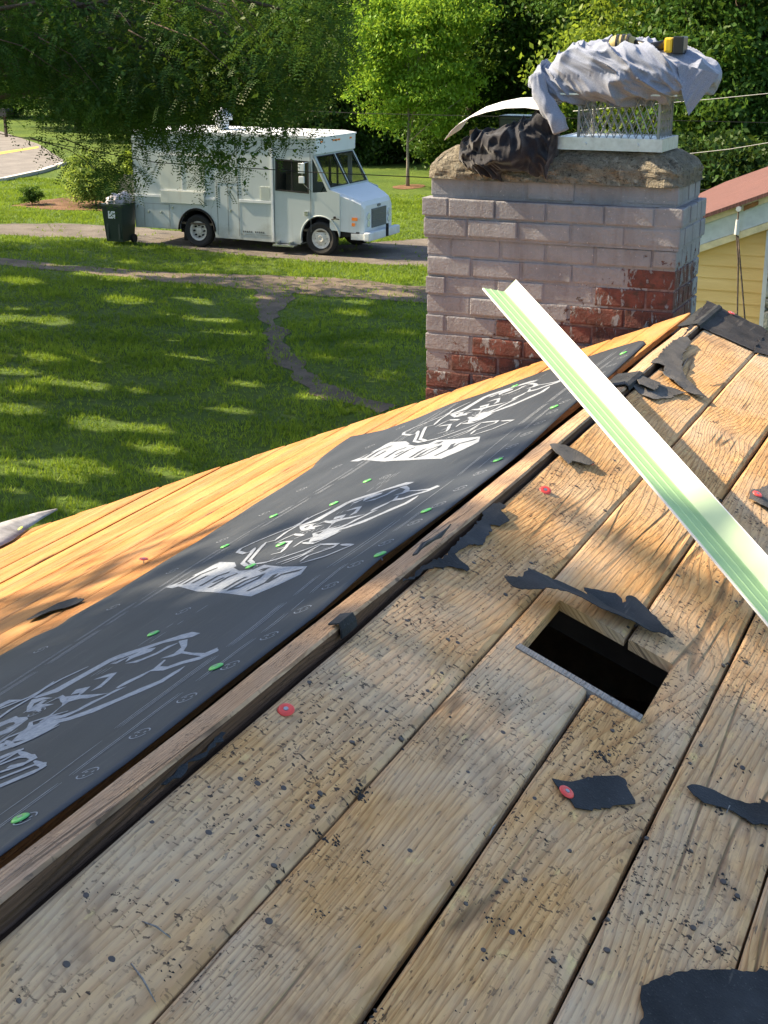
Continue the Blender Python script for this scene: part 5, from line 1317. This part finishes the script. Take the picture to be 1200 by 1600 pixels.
bm = bmesh.new(); prism(bm, [(XL+.2, rz_(XL+.2)+f3-.03), (XR, rz_(XR)+f3-.03), (XR, rz_(XR)+f2-.002), (XL+.2, rz_(XL+.2)+f2-.002)], .07, .14); part('trim_board', bm, 'cream', wing)
xc = aty(1190, 420, NY)[0]
# siding courses, each lapped over the one below, cut by the sloping trim
lap = .094; z = .3; bm = bmesh.new(); xl = XL+.35
while z < 4.6:
    zt_ = z+lap
    def clip(zq): return max(xl, r0[0]+(zq-(r0[2]+f3-.03))/sl) if zq > rz_(xl)+f3-.03 else xl
    a, b = clip(z), clip(zt_)
    if a < xc:
        b = min(b, xc)
        vs = [bm.verts.new(p) for p in ((a, .138, z), (xc, .138, z), (xc, .15, zt_), (b, .15, zt_))]; bm.faces.new(vs)
        vs2 = [bm.verts.new(p) for p in ((a, .152, z), (xc, .152, z))]; bm.faces.new((vs2[0], vs2[1], vs[1], vs[0]))
    z = zt_
part('siding', bm, M['siding'], wing)
bm = bmesh.new(); box(bm, xc, xc+.05, .10, .16, .3, rz_(xc)+f3-.04); part('corner_trim', bm, 'van2', wing)
bm = bmesh.new(); prism(bm, [(XL+.35, .02), (XR-.3, .02), (XR-.3, rz_(XR-.3)-.05), (XL+.35, rz_(XL+.35)-.05)], .16, backY-NY-.2); part('wall', bm, 'stucco', wing)
stn_ = thing('stone_pier', 'grey stone-clad pier at the right edge beside the yellow siding', 'stone pier', (xc+.05, NY, 0))
bm = bmesh.new(); box(bm, 0, 1.4, -.02, .16, 0, rz_(xc+.05)+f3-.05); part('stone_face', bm, 'stone', stn_)
hk = aty(1155, 326, NY+.02); wb = aty(1152, 492, NY-.1); wb2 = aty(1164, 500, NY-.1)
sd_ = thing('service_drop', 'dark service wires hanging from a white insulator on the yellow wing', 'service wire', tuple(hk))
bm = bmesh.new(); cyl(bm, (0, .04, 0), (0, -.03, 0), .016, .02, 10); part('hook', bm, 'van2', sd_); bm = bmesh.new(); cyl(bm, (0, -.02, -.08), (0, -.02, -.19), .014, .02, 10); part('insulator', bm, 'van2', sd_)
bm = bmesh.new(); tube(bm, [(0, -.02, -.02), (0, -.02, -.1), (.0, -.02, -.2), tuple((wb-hk)*.5), tuple(wb-hk), tuple(wb-hk-_u*2)], .007, 6); tube(bm, [(0.01, -.02, -.2), tuple((wb-hk)*.45+np.array([.01, 0, 0])), tuple(wb2-hk), tuple(wb2-hk-_u*2)], .007, 6); part('wire', bm, 'bark', sd_)
bm = bmesh.new(); a = aty(1160, 327, NY); b = aty(1183, 318, NY); prism(bm, [(a[0], a[2]-.02), (b[0], b[2]-.015), (b[0], b[2]+.015), (a[0], a[2]+.02)], .055, .059)
o = part('rust_stain_plate', bm, simple('rusty_plate', (.30, .13, .04), .8), wing)
# overhead wires
def wire(label, pts, Y, r, mat, ext):
    P = [aty(x, y, Y+(x-pts[0][0])*ext) for x, y in pts]
    bm = bmesh.new(); a = P[0]+(P[0]-P[1])*(12 if pts[0][0] < 900 else 2.2); b = P[-1]+(P[-1]-P[-2])*12
    tube(bm, [tuple(a)]+[tuple(p) for p in P]+[tuple(b)], r, 5); o = link_bm('overhead_wire', bm, mat); tag(o, label, 'overhead wire', 'overhead wires')
wire('dark overhead wire crossing in front of the white van', [(169, 240), (245, 254), (426, 265), (484, 269), (640, 276)], 24, .009, M['rubber'], 0)
wire('dark thin wire above the van roof running into the woods', [(455, 172), (560, 177), (690, 180)], 33, .007, M['rubber'], 0)
wire('pale wire at the right behind the sweatshirt', [(1041, 161), (1110, 155), (1200, 146)], 16, .0035, M['vanpanel'], 0)
wire('pale wire at the right just above the shingled wing', [(1086, 239), (1140, 233), (1200, 223)], 16, .0035, M['vanpanel'], 0)

# mailbox by the road
mb = gnd(10, 214); mbx = thing('mailbox', 'dark mailbox on a post by the road at the left edge', 'mailbox', (mb[0], mb[1], 0))
bm = bmesh.new(); box(bm, -.06, .06, -.06, .06, 0, 1.05); part('post', bm, 'bark', mbx)
bm = bmesh.new(); prism(bm, [(-.35, 1.05), (.35, 1.05), (.35, 1.3), (.25, 1.42), (-.25, 1.42), (-.35, 1.3)], -.3, .3); part('box', bm, 'blk', mbx)

# ================================================================== TREES
def leafcloud(C, n, size, spread, droop=0, aspect=.5, per=1):
    """C: cluster centres (k,3); returns quads vertices"""
    k = len(C); idx = RNG.integers(0, k, n); P = C[idx]+RNG.normal(0, 1, (n, 3))*np.array([spread, spread, spread*.55])
    a = RNG.normal(0, 1, (n, 3)); a[:, 2] -= droop; a /= np.linalg.norm(a, axis=1)[:, None]
    b = RNG.normal(0, 1, (n, 3)); b -= a*(a*b).sum(1)[:, None]; b /= np.linalg.norm(b, axis=1)[:, None]
    s = size*(.6+.8*RNG.random(n))[:, None]; w_ = s*aspect
    V = np.empty((n, 4, 3)); V[:, 0] = P-a*s*.5; V[:, 1] = P+b*w_*.5; V[:, 2] = P+a*s*.5; V[:, 3] = P-b*w_*.5
    return V.reshape(-1, 3)
GAPS = [(gnd(px, py)[:2], rx, ry) for px, py, rx, ry in [(175, 665, 1.5, .45), (60, 740, 1.3, .35), (130, 790, 1.0, .35), (230, 700, 1.0, .3), (30, 640, .9, .3), (110, 600, 1.2, .35), (350, 640, .8, .25), (560, 590, 1.0, .3), (520, 560, .7, .2), (620, 520, .7, .25), (300, 560, 1.1, .3),
        (60, 500, 1.6, .5), (200, 470, 1.5, .5), (330, 500, 1.0, .35), (560, 490, .9, .3), (30, 440, 1.8, .5), (160, 430, 1.6, .4), (620, 460, 1.2, .4), (270, 740, .8, .25), (380, 600, .6, .2), (480, 620, .5, .2), (250, 430, 1.2, .4), (90, 560, 1.3, .35), (10, 580, .9, .3)]]
def shafts(V, keep=0.0, thr=.16, nper=4):
    """open gaps in a crown through which the sun reaches the lawn"""
    Q = V.reshape(-1, nper, 3); c = Q.mean(1); g = c[:, :2]-SUN[:2]*(c[:, 2]/SUN[2])[:, None]; k = np.ones(len(c), bool)
    for q, rx, ry in GAPS:
        d = ((g[:, 0]-q[0])/(rx*.55))**2+((g[:, 1]-q[1])/(ry*.72))**2; k &= d > 1+.5*np.sin(g[:, 0]*5+g[:, 1]*3)
    nn_ = np.array([mn.noise(Vector((a*.7, b*1.5, 3))) for a, b in g]); k &= nn_ < thr+.27
    k |= RNG.random(len(c)) < keep
    return Q[k].reshape(-1, 3)
def crown_pts(blobs, k, hollow=.55, gap=0):
    out = []
    vol = np.array([b[3]*b[4]*b[5] for b in blobs]) ** .8; cnt = (vol/vol.sum()*k).astype(int)+1
    for (x, y, z, rx, ry, rz), c in zip(blobs, cnt):
        d = RNG.normal(0, 1, (c, 3)); d /= np.linalg.norm(d, axis=1)[:, None]; r = (hollow+(1-hollow)*RNG.random(c))[:, None]
        out.append(np.c_[x+d[:, 0]*rx*r[:, 0], y+d[:, 1]*ry*r[:, 0], z+d[:, 2]*rz*r[:, 0]])
    return np.concatenate(out)
def trunk_bm(base, top, r, limbs, seed=0, lean=.3):
    bm = bmesh.new(); base = Vector(base); top = Vector(top); rr = random.Random(seed); pts = []
    for i in range(8):
        t = i/7; pts.append(base.lerp(top, t)+Vector((rr.uniform(-1, 1), rr.uniform(-1, 1), 0))*lean*.3*t)
    tube(bm, pts, [r*(1.25 if i == 0 else 1)*(1-.75*i/7) for i in range(8)], 10)
    for L in limbs:
        st_ = pts[rr.randint(2, 6)]; L = Vector(L); mid = st_.lerp(L, .5)+Vector((rr.uniform(-1, 1), rr.uniform(-1, 1), .5))*lean
        tube(bm, [st_, mid, L], [r*.38, r*.22, r*.06], 6)
    return bm
def tree(label, base, h, blobs, ncl, nleaf, size, spread, mat, r=.18, bark='bark', cat='tree', name='tree', hollow=.5, droop=.2, group=None, limbs=7, aspect=.5, trunk=True, gaps=False):
    root = thing(name, label, cat, tuple(base), group); b = np.array(base)
    bl = [(x-b[0], y-b[1], z-b[2], rx, ry, rz) for x, y, z, rx, ry, rz in blobs]
    C = crown_pts(bl, ncl, hollow)
    C = C[C[:, 2] > .15]
    VV = leafcloud(C, nleaf, size, spread, droop, aspect)
    if gaps: VV = shafts(VV+b)-b
    np_mesh('crown', VV, 4, mat, root)
    if trunk:
        li = [tuple(C[i]) for i in RNG.integers(0, len(C), limbs)]
        link_bm('trunk', trunk_bm((0, 0, -.05), (bl[0][0]*.5, bl[0][1]*.5, h*.8), r, li, int(abs(b[0])*10)), M[bark], root)
    return root

# the honey locust whose boughs hang over the upper left of the picture; it also shades the lawn
def locust():
    base = (-21.5, 19.5, 0); root = thing('locust_tree', 'honey locust whose feathery dark boughs hang over the upper left corner', 'tree', base)
    B = np.array(base); tips = []
    # visible hanging boughs: sampled in the region they fill, between 15 and 22 m away
    bot = [(-60, 200), (0, 205), (60, 255), (100, 285), (160, 300), (205, 325), (250, 300), (300, 280), (340, 292), (380, 255), (430, 232), (470, 200), (505, 150), (520, 90), (500, 30), (505, -60)]
    bx = np.array([b[0] for b in bot[:14]]); by = np.array([b[1] for b in bot[:14]])
    n = 0
    while n < 800:
        px = RNG.uniform(-80, 520); lim = np.interp(px, bx, by)
        lim2 = np.interp(px, [-80, 0, 60, 120, 200, 300, 400, 480, 520], [95, 100, 150, 185, 185, 170, 160, 125, 65])
        if RNG.random() < .80: py = lim2-abs(RNG.normal(0, 1))*110
        else:
            py = lim2+(lim-14-lim2)*RNG.random()**1.3
            if mn.noise(Vector((px/26, py/80, 8))) < .05: continue
        if py < -330 or (py < 0 and RNG.random() < .35): continue
        # gaps
        g = mn.noise(Vector((px/55, py/45, 2)))
        if g < -.12 and RNG.random() < .75 and (px < 240 or py > 120): continue
        if px < 110 and py > 60 and RNG.random() < .6: continue
        if 315 < px < 375 and 140 < py < 215: continue
        tips.append(aty(px, py, 15.5+7.0*RNG.random())); n += 1
    tips = np.array(tips)-B
    # upper and rear crown, out of the picture
    up = crown_pts([(0, 1.0, 9.0, 7.5, 7.0, 2.8), (1.5, 4.0, 8.4, 6.5, 4.5, 2.2), (2.5, -4.0, 8.6, 6.5, 4.2, 2.4), (-3, 0, 10.5, 5, 6, 2)], 160, .1)
    V = []
    def frond(p, L, dirv, w, nl):
        d = dirv/np.linalg.norm(dirv); s = np.linspace(0, 1, nl)
        q = p+d*L*s[:, None]+np.array([0, 0, -1])*(L*.55*s**2)[:, None]
        tang = np.gradient(q, axis=0); tang /= np.linalg.norm(tang, axis=1)[:, None]
        sd = np.cross(tang, RNG.normal(0, .35, 3)+np.array([0, 0, 1.0])); sd /= np.linalg.norm(sd, axis=1)[:, None]
        for sg in (-1, 1):
            a = q; tip = q+sd*sg*w+tang*w*.35; m1 = q+sd*sg*w*.5+tang*w*.34; m2 = q+sd*sg*w*.5-tang*w*.10
            X = np.stack([a, m1, tip, m2], 1); V.append(X.reshape(-1, 3))
    for P in tips:
        for k in range(14):
            p = P+RNG.normal(0, 1, 3)*np.array([.19, .19, .14]); dv = RNG.normal(0, 1, 3); dv[2] = dv[2]*.4-.35
            frond(p, .20+.16*RNG.random(), dv, .046, 11)
    V.append(leafcloud(tips[RNG.integers(0, len(tips), 600)], 28000, .085, .22, .3, .45))
    np_mesh('crown', shafts(np.concatenate(V)+B, .35)-B, 4, M['leaf_dark'], root)
    Bb = np.tile(B, (1, 1)); np_mesh('upper_crown', shafts(leafcloud(up, 110000, .19, .8, .2, .5)+Bb)-Bb, 4, M['leaf_dark'], root)
    li = [tuple(tips[i]+np.array([-.4, 0, .3])) for i in RNG.integers(0, len(tips), 26)]
    link_bm('trunk', trunk_bm((0, 0, -.05), (2.5, 0, 9), .32, li, 3, .8), M['bark'], root)
    # twigs that carry the boughs
    bm = bmesh.new()
    for i in RNG.integers(0, len(tips), 90):
        p = tips[i]; q = p+np.array([-1.0+RNG.normal(0, .3), RNG.normal(0, .4), .7]); m = (p+q)/2+np.array([0, 0, .15]); tube(bm, [tuple(q), tuple(m), tuple(p)], [.012, .008, .004], 5)
    link_bm('twigs', bm, M['bark'], root)['kind'] = 'stuff'
locust()
# the tree left of the house, out of the picture, that shades the near half of the roof
tree('tall shade tree left of the house, only its shadow falls in the picture', (-12.0, -2.0, 0), 14, [(-10, -2.35, 9.8, 4.2, 4.8, 5.2), (-10.5, -2.55, 10.5, 3.4, 4.0, 4.0), (-10, -2.1, 13.6, 3.4, 3.6, 2.2), (-7.5, -2.3, 11.5, 3, 3.9, 2.2), (-10, -2.15, 12.0, 3.6, 3.9, 2.6), (-15, -5, 11, 4, 4, 3.5), (-9, -5.0, 9.0, 3.6, 3.6, 3.6)], 2300, 230000, .24, .32, M['leaf_dark'], .35, hollow=.1, name='shade_tree')
# more shade for the lawn
tree('broad shade tree beyond the locust, out of the picture to the left', (-33, 27, 0), 12, [(-31, 26, 9, 5, 5, 3.0), (-27, 23, 8.5, 4, 3.6, 2.4)], 240, 26000, .24, .5, M['leaf_dark'], .35, hollow=.2, name='shade_tree', gaps=True)
tree('shade tree left of the lawn, out of the picture', (-20, 11, 0), 11, [(-18.5, 11.5, 9, 4.6, 4.2, 2.8)], 330, 26000, .22, .45, M['leaf_dark'], .3, hollow=.2, name='shade_tree', gaps=True)

# bright young tree right of the van
sb = gnd(637, 291); sc = sb[1]/47.0
tree('bright green young tree with a thin pale trunk right of the van', (sb[0], sb[1], 0), 6.5, [tuple(aty(640, 60, sb[1]))+(2.1, 1.8, 1.9), tuple(aty(585, 120, sb[1]))+(1.35, 1.3, 1.0), tuple(aty(695, 130, sb[1]))+(1.35, 1.3, 1.3), tuple(aty(590, 30, sb[1]))+(1.5, 1.3, 1.4), tuple(aty(700, 20, sb[1]))+(1.6, 1.4, 1.4), tuple(aty(648, 165, sb[1]))+(.9, .9, .55), tuple(aty(600, 185, sb[1]))+(.9, .8, .5), tuple(aty(690, 185, sb[1]))+(.8, .8, .5), tuple(aty(545, 70, sb[1]))+(.8, .8, .9)], 380, 36000, .13, .24, M['leaf_bright'], .06, 'bark_pale', hollow=.35, name='young_tree', droop=.8)
bd = gnd(640, 292); o = sheet('mulch_ring', [(bd[0]+.55*math.cos(t), bd[1]+.9*math.sin(t)) for t in np.linspace(0, 6.0, 12)], .012, M['mulch'], .06, .2, 'small mulch ring round the foot of the young tree')

# woods along the back of the lawn
def back(px, depth, top_px=None): 
    d = ray(px, 300); return CAM[0]+d[0]/d[1]*depth
woods = [
 (30, 78, 9.0, 5.5, 'leaf_wood', 'dark tree across the road at the far left'), (130, 70, 10, 5.0, 'leaf_mid', 'green tree across the road behind the hanging boughs'), (235, 64, 10, 5.0, 'leaf_wood', 'dark woodland tree behind the rear of the van'),
 (330, 60, 10, 4.6, 'leaf_wood', 'dark woodland tree behind the roof fan of the van'), (420, 58, 10, 4.4, 'leaf_wood', 'dark woodland tree behind the middle of the van'), (500, 57, 11, 4.4, 'leaf_wood', 'dark woodland tree behind the front of the van'),
 (575, 60, 11, 4.4, 'leaf_wood', 'dark woodland tree just left behind the bright young tree'), (660, 58, 11, 4.2, 'leaf_wood', 'dark woodland tree straight behind the bright young tree'), (735, 52, 11, 3.4, 'leaf_mid', 'mid green tree with a dark trunk left of the chimney'),
 (800, 55, 11, 4.0, 'leaf_mid', 'mid green tree behind the left end of the chimney top'), (870, 54, 11, 4.0, 'leaf_wood', 'dark tree behind the sweatshirt on the chimney'), (945, 50, 11, 3.4, 'leaf_mid', 'mid green tree behind the drill'),
 (1000, 44, 10, 2.6, 'leaf_yellow', 'yellow-green tree behind the right end of the sweatshirt'), (1060, 48, 11, 3.8, 'leaf_wood', 'dark tree right of the chimney'), (1130, 42, 10, 3.2, 'leaf_mid', 'mid green tree right of the sweatshirt'), (1205, 44, 11, 3.8, 'leaf_mid', 'green tree at the right edge above the shingled wing'), (1290, 50, 11, 4.5, 'leaf_wood', 'dark tree just past the right edge')]
for px, Y, h_, R_c, mat, lab in woods:
    x = back(px, Y); rr = random.Random(px); bl = [(x, Y, h_*.62, R_c, R_c*.8, h_*.36)]
    for k in range(5): bl.append((x+rr.uniform(-1, 1)*R_c*.75, Y-rr.uniform(.1, 1)*R_c*.7, h_*rr.uniform(.18, .62), R_c*rr.uniform(.3, .5), R_c*.35, R_c*rr.uniform(.25, .42)))
    tree(lab, (x, Y, 0), h_, bl, 260, 24000 if mat != 'leaf_yellow' else 16000, .19 if Y < 56 else .25, .40, M[mat], .22, name='woodland_tree', hollow=.62, group='trees of the wood behind the lawn', limbs=9)
for px, Y, h_, R_c, mat, lab in [(470, 54, 2.6, 2.6, 'leaf_wood', 'dark undergrowth bush behind the windshield of the van'), (560, 55, 2.4, 2.6, 'leaf_wood', 'dark undergrowth bush left of the young tree trunk'), (640, 56.5, 2.6, 2.6, 'leaf_wood', 'dark undergrowth bush behind the young tree trunk'), (720, 52, 2.4, 2.0, 'leaf_mid', 'green undergrowth bush left of the chimney shoulder'),
        (400, 60, 3.0, 3, 'leaf_wood', 'dark undergrowth bush behind the van roof'), (300, 62, 3.0, 3.2, 'leaf_wood', 'dark undergrowth bush behind the serving hatch'), (1110, 38, 2.6, 2.2, 'leaf_wood', 'dark bush above the shingled roof near the chimney'), (1190, 40, 2.8, 2.4, 'leaf_mid', 'green bush above the shingled roof at the right edge'), (860, 50, 2.5, 3, 'leaf_wood', 'dark bush hidden low behind the chimney'),(1000, 42, 2.5, 2.6, 'leaf_wood', 'dark bush low behind the flue cap')]:
    x = back(px, Y); tree(lab, (x, Y, 0), h_, [(x, Y, h_*.45, R_c, R_c*.6, h_*.55), (x+.9, Y-.5, h_*.5, R_c*.6, R_c*.5, h_*.5)], 150, 11000, .17, .24, M[mat], .05, name='bush', cat='bush', hollow=.5, group='bushes under the wood', limbs=3)
# pale shrub and small bushes in the bed
q = gnd(150, 322); tree('pale green feathery shrub in the mulch bed left of the van', (q[0], q[1], 0), 1.6, [(q[0], q[1], .75, 1.0, .8, .75), (q[0]-.5, q[1], 1.1, .6, .5, .55), (q[0]+.6, q[1], .6, .6, .5, .5)], 130, 13000, .10, .13, M['leaf_pale'], .03, name='shrub', cat='shrub', hollow=.2, limbs=5)
q = gnd(50, 320); tree('small dark round bush at the left end of the mulch bed', (q[0], q[1], 0), .6, [(q[0], q[1], .3, .42, .4, .28)], 40, 3500, .06, .07, M['leaf_mid'], .02, name='shrub', cat='shrub', hollow=.2, limbs=2)
q = gnd(232, 300); tree('yellow-green bush behind the wheelie bin', (q[0], q[1], 0), 1.6, [(q[0], q[1], .8, 1.0, .8, .8)], 70, 6000, .10, .15, M['leaf_yellow'], .03, name='shrub', cat='shrub', hollow=.3, limbs=3)
# hills of foliage far off so no gap opens on bare sky
for px, Y, R_c in [(150, 100, 14), (420, 90, 12), (700, 85, 11), (950, 80, 11), (1180, 75, 11)]:
    x = back(px, Y)
    C = crown_pts([(x, Y, 6, R_c, 4, 9)], 800, .5)
    C = C[C[:, 2] > 0]; o = np_mesh('distant_woods', leafcloud(C, 26000, .55, .8, .2, .6), 4, M['leaf_wood']); struct(o, 'dark mass of distant woods', 'stuff')
